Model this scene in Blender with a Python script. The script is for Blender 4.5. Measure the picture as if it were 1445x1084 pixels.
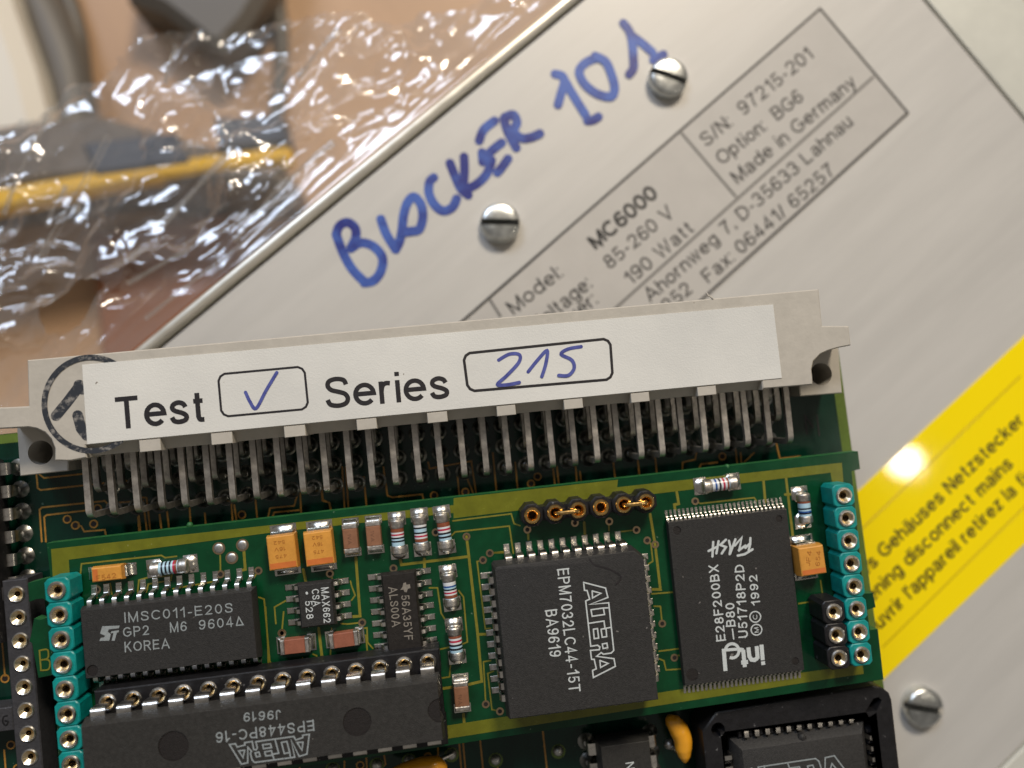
import bpy, bmesh, math, random
import numpy as np
from mathutils import Matrix, Vector
from mathutils.geometry import tessellate_polygon
random.seed(7); rng = np.random.default_rng(5)
for o in list(bpy.data.objects): bpy.data.objects.remove(o)
sc = bpy.context.scene
S = 0.001                                     # the script thinks in millimetres

# ------------------------------------------------------------------ camera
F, PX, PY = 1100.0, 722.5, 542.0
CM = np.array([[0.9918740296643104, -0.0994499757328891, 0.07934489022116968],
               [-0.09687189418431386, -0.994655865271472, -0.035714784028492035],
               [0.0824726948427466, 0.027738276943359265, -0.9962072287418859]])
CC = np.array([41.98123751863036, 14.259538009243624, 87.61003377833369])
cam = bpy.data.cameras.new('camera'); camo = bpy.data.objects.new('camera', cam)
sc.collection.objects.link(camo); sc.camera = camo
R3 = CM.T @ np.diag([1, -1, -1])
mw = Matrix([list(R3[i]) + [CC[i] * S] for i in range(3)] + [[0, 0, 0, 1]])
camo.matrix_world = mw
cam.sensor_width = 36.0; cam.lens = F / 1445 * 36; cam.clip_start = 0.005; cam.clip_end = 20
cam.dof.use_dof = True; cam.dof.focus_distance = 0.0845; cam.dof.aperture_fstop = 14.5

# ------------------------------------------------------------------ light (a room: a warm lamp, a cool window, soft bounce)
w = bpy.data.worlds.new('World'); sc.world = w; w.use_nodes = True
w.node_tree.nodes['Background'].inputs[0].default_value = (1.0, 0.93, 0.85, 1)
w.node_tree.nodes['Background'].inputs[1].default_value = 0.16
def area(name, loc, target, size, energy, col, shape='DISK', size_y=None):
    l = bpy.data.lights.new(name, 'AREA'); l.shape = shape; l.size = size
    if size_y: l.size_y = size_y
    l.energy = energy; l.color = col
    o = bpy.data.objects.new(name, l); sc.collection.objects.link(o)
    o.location = loc; d = Vector(target) - Vector(loc)
    o.rotation_euler = d.to_track_quat('-Z', 'Y').to_euler()
    return o
area('ceiling_lamp', (0.7818, -0.1431, 1.10), (0.05, 0, 0), 0.050, 0.38, (1.0, 0.88, 0.70))
area('window', (-0.55, 1.25, 1.15), (0.04, 0.0, 0), 0.70, 14, (0.70, 0.81, 1.0), 'RECTANGLE', 0.55)
area('desk_lamp', (0.27, 0.58, 0.55), (0.05, 0.04, 0), 0.18, 5.7, (1.0, 0.87, 0.70))
sc.view_settings.view_transform = 'Standard'; sc.view_settings.look = 'None'
sc.view_settings.exposure = 0.0; sc.view_settings.gamma = 1.0
sc.cycles.transparent_max_bounces = 24

# ------------------------------------------------------------------ helpers
def U(px, py, z):
    d = CM.T @ np.array([(px - PX) / F, (py - PY) / F, 1.0]); k = (z - CC[2]) / d[2]
    return CC + k * d
def U2(p, z): q = U(p[0], p[1], z); return (float(q[0]), float(q[1]))
def ZM(x0, y0, s): return lambda *pts: [(x0 + a / s, y0 + b / s) for a, b in pts]
z3 = ZM(0, 480, 3.0104); z4 = ZM(0, 724, 3.0104); z5 = ZM(360, 480, 3.0104); z6 = ZM(360, 724, 3.0104)
zr = ZM(800, 400, 3.0104); z7 = ZM(900, 660, 4.014); z8 = ZM(900, 814, 4.014); zp = ZM(660, 660, 4.516); zq = ZM(660, 844, 4.516)
zb = ZM(450, 160, 4.516); zn = ZM(760, 0, 6.02); zm = ZM(640, 240, 4.516); zl = ZM(840, 0, 2.388)
zs = ZM(120, 820, 5.558); zi = ZM(960, 860, 9.03); zf = ZM(940, 740, 9.03); za = ZM(770, 780, 6.02)
ze = ZM(220, 904, 3.44); zc = ZM(0, 580, 6.02); zd = ZM(560, 964, 6.02); zt = ZM(500, 780, 9.03)

def mat(name, col, rough=0.5, metal=0.0, noise=0.0, nscale=2000, bump=0.0, bscale=4000, col2=None, coat=0.0, spec=0.5,
        speck=None, stretch=None, sss=0.0, lo=0.35, hi=0.65):
    m = bpy.data.materials.new(name); m.use_nodes = True; nt = m.node_tree; b = nt.nodes['Principled BSDF']
    b.inputs['Base Color'].default_value = (*col, 1); b.inputs['Roughness'].default_value = rough
    b.inputs['Metallic'].default_value = metal; b.inputs['Specular IOR Level'].default_value = spec
    if coat: b.inputs['Coat Weight'].default_value = coat; b.inputs['Coat Roughness'].default_value = 0.12
    tc = nt.nodes.new('ShaderNodeTexCoord'); mp = nt.nodes.new('ShaderNodeMapping')
    nt.links.new(tc.outputs['Object'], mp.inputs[0])
    if stretch: mp.vector_type = 'TEXTURE'; mp.inputs['Scale'].default_value = stretch[:3]; mp.inputs['Rotation'].default_value = (0, 0, stretch[3])
    last = None
    if noise or col2:
        n = nt.nodes.new('ShaderNodeTexNoise'); n.inputs['Scale'].default_value = nscale; n.inputs['Detail'].default_value = 5
        n.inputs['Roughness'].default_value = 0.65
        nt.links.new(mp.outputs[0], n.inputs['Vector'])
        r = nt.nodes.new('ShaderNodeValToRGB'); c2 = col2 or tuple(c * (1 - noise) for c in col)
        r.color_ramp.elements[0].position = lo; r.color_ramp.elements[1].position = hi
        r.color_ramp.elements[0].color = (*c2, 1); r.color_ramp.elements[1].color = (*col, 1)
        nt.links.new(n.outputs['Fac'], r.inputs[0]); last = r.outputs[0]
        mr = nt.nodes.new('ShaderNodeMapRange'); mr.inputs[3].default_value = max(0.02, rough - 0.08); mr.inputs[4].default_value = min(1, rough + 0.10)
        nt.links.new(n.outputs['Fac'], mr.inputs[0]); nt.links.new(mr.outputs[0], b.inputs['Roughness'])
    if speck:                                  # dust: (scale, threshold, colour)
        v = nt.nodes.new('ShaderNodeTexNoise'); v.inputs['Scale'].default_value = speck[0]; v.inputs['Detail'].default_value = 2
        nt.links.new(tc.outputs['Object'], v.inputs['Vector'])
        r2 = nt.nodes.new('ShaderNodeValToRGB'); r2.color_ramp.elements[0].position = speck[1]; r2.color_ramp.elements[1].position = speck[1] + 0.03
        nt.links.new(v.outputs['Fac'], r2.inputs[0])
        mx = nt.nodes.new('ShaderNodeMix'); mx.data_type = 'RGBA'
        nt.links.new(r2.outputs[0], mx.inputs[0])
        if last: nt.links.new(last, mx.inputs[6])
        else: mx.inputs[6].default_value = (*col, 1)
        mx.inputs[7].default_value = (*speck[2], 1); last = mx.outputs[2]
    if last: nt.links.new(last, b.inputs['Base Color'])
    if bump:
        n2 = nt.nodes.new('ShaderNodeTexNoise'); n2.inputs['Scale'].default_value = bscale; n2.inputs['Detail'].default_value = 4
        nt.links.new(mp.outputs[0], n2.inputs['Vector'])
        bp = nt.nodes.new('ShaderNodeBump'); bp.inputs['Strength'].default_value = bump; bp.inputs['Distance'].default_value = 0.00012
        nt.links.new(n2.outputs['Fac'], bp.inputs['Height']); nt.links.new(bp.outputs[0], b.inputs['Normal'])
    return m
def vary(m, lo, hi):
    nt = m.node_tree; b = nt.nodes['Principled BSDF']; oi = nt.nodes.new('ShaderNodeObjectInfo'); r = nt.nodes.new('ShaderNodeMapRange')
    r.inputs[3].default_value = lo; r.inputs[4].default_value = hi; nt.links.new(oi.outputs['Random'], r.inputs[0])
    mx = nt.nodes.new('ShaderNodeMix'); mx.data_type = 'RGBA'; mx.blend_type = 'MULTIPLY'; mx.inputs[0].default_value = 1.0
    l = b.inputs['Base Color'].links[0]; nt.links.new(l.from_socket, mx.inputs[6]); nt.links.new(r.outputs[0], mx.inputs[7]); nt.links.new(mx.outputs[2], b.inputs['Base Color'])
dust = (0.42, 0.40, 0.36)
M = dict(
    mask=mat('mezz_mask', (0.003, 0.055, 0.019), 0.15, spec=.4, noise=.35, nscale=300, bump=.03, bscale=2500, speck=(2100, .74, (.10, .17, .11))),
    edge=mat('mezz_edge', (0.02, 0.14, 0.035), 0.55, noise=.4, nscale=900, bump=.3),
    lam=mat('bare_laminate', (0.105, 0.165, 0.022), 0.45, noise=.2, nscale=900),
    pour=mat('copper_under_mask', (0.150, 0.158, 0.012), 0.24, noise=.22, nscale=500, bump=.06, bscale=2500, speck=(1900, .75, (.3, .3, .12))),
    trace=mat('trace_olive', (0.205, 0.180, 0.020), 0.36, noise=.2, nscale=1500),
    mmask=mat('main_mask', (0.003, 0.032, 0.019), 0.14, spec=.4, noise=.45, nscale=350, bump=.04, bscale=3000, speck=(1500, .74, (.06, .11, .08)), stretch=(1, 3, 1, .1)),
    mtrace=mat('trace_gold', (0.42, 0.205, 0.035), 0.33, noise=.3, nscale=1200),
    tin=mat('tin', (0.84, 0.80, 0.735), 0.28, 1.0, noise=.25, nscale=1500, bump=.20, bscale=1600),
    tinrough=mat('tin_rough', (0.74, 0.70, 0.64), 0.42, 1.0, noise=.45, nscale=2500, bump=.45, bscale=2500),
    solder=mat('solder', (0.84, 0.81, 0.74), 0.22, 1.0, noise=.25, nscale=1500, bump=.35, bscale=900),
    msolder=mat('main_solder', (0.50, 0.50, 0.47), 0.34, 1.0, noise=.4, nscale=900, bump=.12, bscale=900),
    pin=mat('pin_metal', (0.74, 0.69, 0.62), 0.40, 0.85, noise=.45, nscale=900, bump=.25, bscale=1800),
    gold=mat('gold', (0.90, 0.58, 0.22), 0.22, 1.0, noise=.25, nscale=1500),
    gold2=mat('pale_gold', (0.88, 0.72, 0.46), 0.26, 1.0, noise=.25, nscale=1500),
    msold=mat('matte_solder', (0.62, 0.61, 0.58), 0.42, 1.0, noise=.25, nscale=900, bump=.10, bscale=900),
    via=mat('via_ring', (0.55, 0.40, 0.24), 0.32, 1.0),
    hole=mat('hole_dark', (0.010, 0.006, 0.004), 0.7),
    chip=mat('chip_epoxy', (0.031, 0.030, 0.029), 0.58, spec=.30, noise=.35, nscale=3500, bump=.55, bscale=9000, speck=(1300, .745, (.16, .15, .14))),
    chipgloss=mat('chip_epoxy_smooth', (0.022, 0.019, 0.017), 0.40, spec=.4, noise=.3, nscale=2500, bump=.3, bscale=7000, speck=(1500, .76, (.16, .15, .14))),
    dipchip=mat('chip_epoxy_dip', (0.036, 0.0345, 0.032), 0.50, spec=.30, noise=.3, nscale=2500, bump=.45, bscale=8000, speck=(1100, .76, (.2, .19, .17))),
    recess=mat('chip_recess', (0.011, 0.008, 0.007), 0.6, noise=.3, nscale=2500, bump=.4, bscale=8000),
    black=mat('black_plastic', (0.013, 0.0125, 0.014), 0.42, spec=.35, noise=.4, nscale=1500, bump=.2, bscale=6000, speck=(1500, .72, (.11, .11, .11))),
    grey=mat('socket_grey_plastic', (0.043, 0.042, 0.047), 0.50, noise=.3, nscale=1500, bump=.35, bscale=4000, speck=(1600, .75, (.2, .2, .2))),
    teal=mat('teal_plastic', (0.0, 0.270, 0.255), 0.40, noise=.30, nscale=900, bump=.35, bscale=1600, col2=(0.0, 0.19, 0.185)),
    print=mat('chip_print', (0.30, 0.335, 0.345), 0.7, noise=.25, nscale=5000),
    printw=mat('chip_print_white', (0.56, 0.60, 0.60), 0.7, noise=.15, nscale=5000),
    printt=mat('chip_print_tan', (0.24, 0.215, 0.18), 0.7, noise=.3, nscale=5000),
    housing=mat('connector_plastic', (0.475, 0.445, 0.390), 0.50, noise=.10, nscale=500, bump=.18, bscale=2500, speck=(900, .77, (.16, .12, .09))),
    label=mat('label_paper', (0.73, 0.725, 0.685), 0.32, col2=(0.60, 0.60, 0.575), nscale=28, bump=.25, bscale=6000, speck=(1400, .775, (.22, .19, .16))),
    ink=mat('black_ink', (0.016, 0.013, 0.015), 0.5, noise=.4, nscale=3000),
    stamp=mat('stamp_ink', (0.022, 0.026, 0.034), 0.5, noise=.5, nscale=1400, col2=(0.26, 0.245, 0.225), lo=.34, hi=.49),
    pen=mat('pen_ink', (0.085, 0.105, 0.36), 0.5, noise=.4, nscale=900, col2=(0.045, 0.055, 0.24)),
    marker=mat('marker_ink', (0.050, 0.115, 0.42), 0.42, nscale=170, col2=(0.016, 0.022, 0.19), lo=.42, hi=.60),
    tant=mat('tantalum_orange', (0.72, 0.33, 0.055), 0.40, noise=.18, nscale=900, bump=.15, bscale=3000),
    stripe=mat('tantalum_stripe', (0.60, 0.165, 0.035), 0.42, noise=.15, nscale=900),
    tanttext=mat('tantalum_text', (0.36, 0.12, 0.015), 0.5),
    mlcc=mat('ceramic_brown', (0.265, 0.125, 0.068), 0.42, noise=.2, nscale=900, bump=.15),
    mlcc2=mat('ceramic_red', (0.30, 0.105, 0.062), 0.42, noise=.2, nscale=900, bump=.15),
    mlcctext=mat('ceramic_text', (0.15, 0.07, 0.04), 0.5),
    blue=mat('resistor_blue', (0.42, 0.62, 0.74), 0.28, noise=.1, nscale=2000),
    bk=mat('band_black', (0.010, 0.011, 0.017), 0.30), br=mat('band_brown', (0.22, 0.065, 0.032), 0.30),
    red=mat('band_red', (0.42, 0.018, 0.055), 0.30), wh=mat('band_white', (0.62, 0.64, 0.66), 0.30), navy=mat('band_navy', (0.02, 0.08, 0.28), 0.3),
    yel=mat('dipped_yellow', (0.80, 0.36, 0.02), 0.22, noise=.15, nscale=400, coat=.4),
    panel=mat('brushed_aluminium', (0.545, 0.530, 0.500), 0.46, 0.12, noise=.08, nscale=260, bump=.06, bscale=1500, stretch=(9, 1, 1, math.radians(35.35)), speck=(260, .78, (.40, .37, .33))),
    frame=mat('frame_aluminium', (0.66, 0.63, 0.55), 0.30, 0.55, noise=.12, nscale=300, bump=.08, bscale=900),
    frame2=mat('frame_painted', (0.58, 0.58, 0.52), 0.45, 0.15, noise=.05, nscale=300),
    dark=mat('shadow_gap', (0.03, 0.028, 0.026), 0.8),
    plate=mat('rating_plate', (0.485, 0.462, 0.428), 0.45, noise=.05, nscale=300, bump=.08),
    pink=mat('plate_ink', (0.022, 0.021, 0.020), 0.5), pline=mat('plate_line', (0.13, 0.125, 0.115), 0.5),
    warn=mat('warning_yellow', (0.95, 0.73, 0.0), 0.045),
    wink=mat('warning_ink', (0.045, 0.033, 0.0), 0.35), wline=mat('warning_emboss', (0.60, 0.42, 0.0), 0.25),
    steel=mat('zinc_screw', (0.74, 0.76, 0.74), 0.30, 1.0, noise=.35, nscale=700, bump=.35, bscale=900),
    slotshade=mat('slot_shade', (0.10, 0.10, 0.095), 0.6, 0.6, noise=.5, nscale=600),  # dark metal for the screw slot floor, shade painted into its colour
    table=mat('table_wood', (0.52, 0.335, 0.20), 0.5, nscale=18, col2=(0.42, 0.26, 0.15), stretch=(1, 5, 1, .5)),
    cable=mat('cable_rubber', (0.12, 0.108, 0.093), 0.5), cwhite=mat('white_plastic', (0.72, 0.68, 0.60), 0.45),
    taupe=mat('taupe_case', (0.16, 0.135, 0.115), 0.55, noise=.3, nscale=60), ystrip=mat('yellow_plastic', (0.78, 0.46, 0.03), 0.35),
    bluep=mat('blue_plastic', (0.06, 0.07, 0.095), 0.5), brown=mat('brown_card', (0.23, 0.085, 0.035), 0.6))

vary(M['pin'], .55, 1.05); vary(M['tin'], .75, 1.08); vary(M['solder'], .75, 1.1); vary(M['tant'], .88, 1.06); vary(M['mlcc'], .85, 1.1); vary(M['msolder'], .5, 1.2); vary(M['chip'], .85, 1.15)
class MB:
    def __init__(s): s.v = []; s.f = []; s.m = []
    def add(s, vs, fs, mi=0):
        k = len(s.v); s.v += [tuple(map(float, p)) for p in vs]; s.f += [tuple(i + k for i in f) for f in fs]; s.m += [mi] * len(fs); return s
    def loft(s, rings, mi=0, top=True, bot=True, topm=None, holes=(), holem=None):
        """rings: list of lists of 3D points, bottom first; holes: (loop2d, depth) cut into the top"""
        n = len(rings[0]); vs = [p for r in rings for p in r]; fs = []
        for a in range(len(rings) - 1):
            for i in range(n):
                j = (i + 1) % n; fs.append((a * n + i, a * n + j, (a + 1) * n + j, (a + 1) * n + i))
        s.add(vs, fs, mi)
        if bot: s.cap(rings[0], mi, True)
        if top:
            hl = [[(x, y, rings[-1][0][2]) for x, y in h[0]] for h in holes]
            s.cap(rings[-1], mi if topm is None else topm, False, hl)
            for (lp, dep), h in zip(holes, hl):
                if dep is None: dep = rings[-1][0][2] - rings[0][0][2]
                fl = [(x, y, z - dep) for x, y, z in h]; m_ = len(h)
                s.add(h + fl, [(i, i + m_, (i + 1) % m_ + m_, (i + 1) % m_) for i in range(m_)], mi if holem is None else holem)
                s.cap(fl, mi if holem is None else holem, False)
        return s
    def cap(s, ring, mi=0, flip=False, holes=()):
        loops = [[Vector(p) for p in ring]] + [[Vector(p) for p in h] for h in holes]
        allp = [p for l in loops for p in l]
        fs = []
        for t in tessellate_polygon(loops):
            a, b, c = (allp[i] for i in t)
            nz = (b.x - a.x) * (c.y - a.y) - (b.y - a.y) * (c.x - a.x)
            t = tuple(t)
            if (nz < 0) != flip: t = t[::-1]
            fs.append(t)
        s.add(allp, fs, mi); return s
    def prism(s, poly, z0, z1, mi=0, ch=0.0, **k):
        poly = ccw(poly); r = [[(x, y, z0) for x, y in poly]]
        if ch:
            r.append([(x, y, z1 - ch) for x, y in poly]); r.append([(x, y, z1) for x, y in inset(poly, ch)])
        else: r.append([(x, y, z1) for x, y in poly])
        return s.loft(r, mi, **k)
    def box(s, x0, x1, y0, y1, z0, z1, mi=0, ch=0.0, **k):
        return s.prism([(x0, y0), (x1, y0), (x1, y1), (x0, y1)], z0, z1, mi, ch, **k)
    def lathe(s, prof, n=16, mi=0, ms=None, axis='z', c=(0, 0, 0)):
        vs = []; fs = []; k = len(prof)
        for i in range(n):
            a = 2 * math.pi * i / n
            for r, h in prof:
                p = (r * math.cos(a), r * math.sin(a), h)
                if axis == 'x': p = (p[2], p[0], p[1])
                if axis == 'y': p = (p[0], p[2], -p[1])
                vs.append((p[0] + c[0], p[1] + c[1], p[2] + c[2]))
        base = len(s.v); s.v += vs
        for i in range(n):
            j = (i + 1) % n
            for q in range(k - 1):
                s.f.append((base + i * k + q, base + j * k + q, base + j * k + q + 1, base + i * k + q + 1))
                s.m.append(ms[q] if ms else mi)
        return s
    def strip(s, path, wid, th, axis='y', mi=0, wl=None):
        """bent flat strip: path in a plane (a,z), width across; axis = direction of width"""
        P = [Vector(p) for p in path]; n = len(P); rings = []
        for i in range(n):
            d = ((P[i] - P[i - 1]).normalized() if i else Vector((0, 0))) + ((P[i + 1] - P[i]).normalized() if i < n - 1 else Vector((0, 0)))
            d.normalize(); nn = Vector((-d.y, d.x)) * th / 2
            ww = (wl[i] if wl else wid) / 2; r = []
            for sgn, q in ((-1, -1), (1, -1), (1, 1), (-1, 1)):
                p = P[i] + nn * q
                r.append((p.x, sgn * ww, p.y) if axis == 'y' else (sgn * ww, p.x, p.y))
            rings.append(r)
        vs = [p for r in rings for p in r]; fs = []
        for a in range(n - 1):
            for i in range(4):
                j = (i + 1) % 4; fs.append((a * 4 + i, a * 4 + j, a * 4 + 4 + j, a * 4 + 4 + i))
        fs += [(3, 2, 1, 0), tuple(range(4 * n - 4, 4 * n))]
        return s.add(vs, fs, mi)
    def tube(s, path, r, n=10, mi=0, rs=None):
        P = [Vector(p) for p in path]; rings = []; up = Vector((0, 0, 1))
        for i, p in enumerate(P):
            d = (P[min(i + 1, len(P) - 1)] - P[max(i - 1, 0)]).normalized()
            u = up.cross(d)
            if u.length < 1e-4: u = Vector((1, 0, 0))
            u.normalize(); v = d.cross(u); rr = rs[i] if rs else r
            rings.append([tuple(p + (u * math.cos(t) + v * math.sin(t)) * rr) for t in [2 * math.pi * q / n for q in range(n)]])
        vs = [p for r_ in rings for p in r_]; fs = []
        for a in range(len(P) - 1):
            for i in range(n):
                j = (i + 1) % n; fs.append((a * n + i, a * n + j, (a + 1) * n + j, (a + 1) * n + i))
        fs += [tuple(range(n))[::-1], tuple(range(len(vs) - n, len(vs)))]
        return s.add(vs, fs, mi)
    def ribbon(s, pts, wid, z, mi=0, cap=True, dz=0.0):
        """flat stroke with round caps; pts in mm (x,y); each step lies dz higher so crossings never share a plane"""
        P = [Vector(p) for p in pts]; n = len(P); L = []; Rr = []; h = wid / 2
        for i in range(n):
            d = Vector((0, 0))
            if i: d += (P[i] - P[i - 1]).normalized()
            if i < n - 1: d += (P[i + 1] - P[i]).normalized()
            if d.length < 1e-6: d = Vector((1, 0))
            d.normalize(); nn = Vector((-d.y, d.x)); k = h
            if 0 < i < n - 1:
                c = max(.45, nn.dot(Vector((-(P[i] - P[i - 1]).normalized().y, (P[i] - P[i - 1]).normalized().x)))); k = h / c
            L.append(P[i] + nn * k); Rr.append(P[i] - nn * k)
        vs = []; fs = []
        for i in range(n): vs += [(L[i].x, L[i].y, z + dz * i), (Rr[i].x, Rr[i].y, z + dz * i)]
        for i in range(n - 1): fs.append((2 * i + 1, 2 * i + 3, 2 * i + 2, 2 * i))
        s.add(vs, fs, mi)
        if cap:
            for e, q, sg in ((0, 1, -1), (n - 1, n - 2, 1)):
                d = (P[e] - P[q]).normalized(); nn = Vector((-d.y, d.x)); zz = z + dz * e
                arc = [(P[e] + (nn * math.cos(t) + d * math.sin(t)) * h) for t in [math.pi * a / 8 for a in range(9)]]
                pts_ = [(p.x, p.y, zz) for p in arc]; s.add(pts_, [tuple(range(9))[::-1]], mi)
        return s
    def mesh(s, name, mats, smooth=35):
        me = bpy.data.meshes.new(name); me.from_pydata([(x * S, y * S, z * S) for x, y, z in s.v], [], s.f)
        for m in (mats if isinstance(mats, (list, tuple)) else [mats]): me.materials.append(M[m] if isinstance(m, str) else m)
        me.polygons.foreach_set('material_index', s.m)
        me.polygons.foreach_set('use_smooth', [True] * len(s.f)); me.update()
        bm = bmesh.new(); bm.from_mesh(me); bmesh.ops.remove_doubles(bm, verts=bm.verts, dist=1e-7); bm.to_mesh(me); bm.free()
        me.set_sharp_from_angle(angle=math.radians(smooth)); return me
def ccw(p):
    a = sum(p[i][0] * p[(i + 1) % len(p)][1] - p[(i + 1) % len(p)][0] * p[i][1] for i in range(len(p)))
    return list(p) if a > 0 else list(p)[::-1]
def inset(p, d):
    n = len(p); out = []
    for i in range(n):
        a, b, c = Vector(p[i - 1]), Vector(p[i]), Vector(p[(i + 1) % n])
        e1 = (b - a).normalized(); e2 = (c - b).normalized(); n1 = Vector((-e1.y, e1.x)); n2 = Vector((-e2.y, e2.x))
        q = n1 + n2; k = d / max(.3, (1 + n1.dot(n2))); out.append((b.x + q.x * k, b.y + q.y * k))
    return out
def circ(x, y, r, n=20, a0=0.0): return [(x + r * math.cos(a0 + 2 * math.pi * i / n), y + r * math.sin(a0 + 2 * math.pi * i / n)) for i in range(n)]
def crom(pts, k=6):
    P = [Vector(p) for p in pts]; out = []
    for i in range(len(P) - 1):
        a, b, c, d = P[max(i - 1, 0)], P[i], P[i + 1], P[min(i + 2, len(P) - 1)]
        for j in range(k):
            t = j / k; out.append(tuple(.5 * ((2 * b) + (c - a) * t + (2 * a - 5 * b + 4 * c - d) * t * t + (3 * b - a - 3 * c + d) * t ** 3)))
    out.append(tuple(P[-1])); return out

Wm = {}
def ob(name, me, parent=None, loc=(0, 0, 0), rz=0.0, label=None, cat=None, group=None, kind=None):
    o = bpy.data.objects.new(name, me); sc.collection.objects.link(o)
    w_ = Matrix.Translation(Vector(loc) * S) @ Matrix.Rotation(rz, 4, 'Z'); Wm[o] = w_
    if parent: o.parent = parent; o.matrix_basis = Wm[parent].inverted() @ w_
    else: o.matrix_basis = w_
    for k, v in (('label', label), ('category', cat), ('group', group), ('kind', kind)):
        if v: o[k] = v
    return o
def thing(name, label, cat, loc, group=None): return ob(name, None, None, loc, 0, label, cat, group)

# single-line lettering: every glyph is a set of strokes, capital height 1
def AR(cx, cy, rx, ry, a0=0, a1=360):
    n = max(6, int(abs(a1 - a0) / 15)); return [(cx + rx * math.cos(math.radians(a0 + (a1 - a0) * i / n)), cy + ry * math.sin(math.radians(a0 + (a1 - a0) * i / n))) for i in range(n + 1)]
def CR(*p): return crom(p, 4)
ST = [(0, 0), (0, 1)]; SX = [(0, 0), (0, .73)]
PB = [(0, .935), (.33, .935)] + AR(.33, .71, .23, .225, 90, -90)[1:] + [(0, .485)]
ARCH = lambda x, w: CR((x, .40), (x + .04, .57), (x + w * .5, .665), (x + w * .92, .58), (x + w, .42)) + [(x + w, 0)]
AA = [CR((.03, .53), (.1, .64), (.23, .67), (.39, .62), (.43, .48)) + [(.43, .15), (.47, 0)], CR((.43, .41), (.2, .36), (.05, .29), (.02, .17), (.09, .07), (.22, .05), (.36, .11), (.43, .25))]
SIX = [AR(.25, .31, .245, .25), CR((.005, .33), (.03, .62), (.13, .86), (.27, .935), (.42, .90), (.48, .78))]
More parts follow.
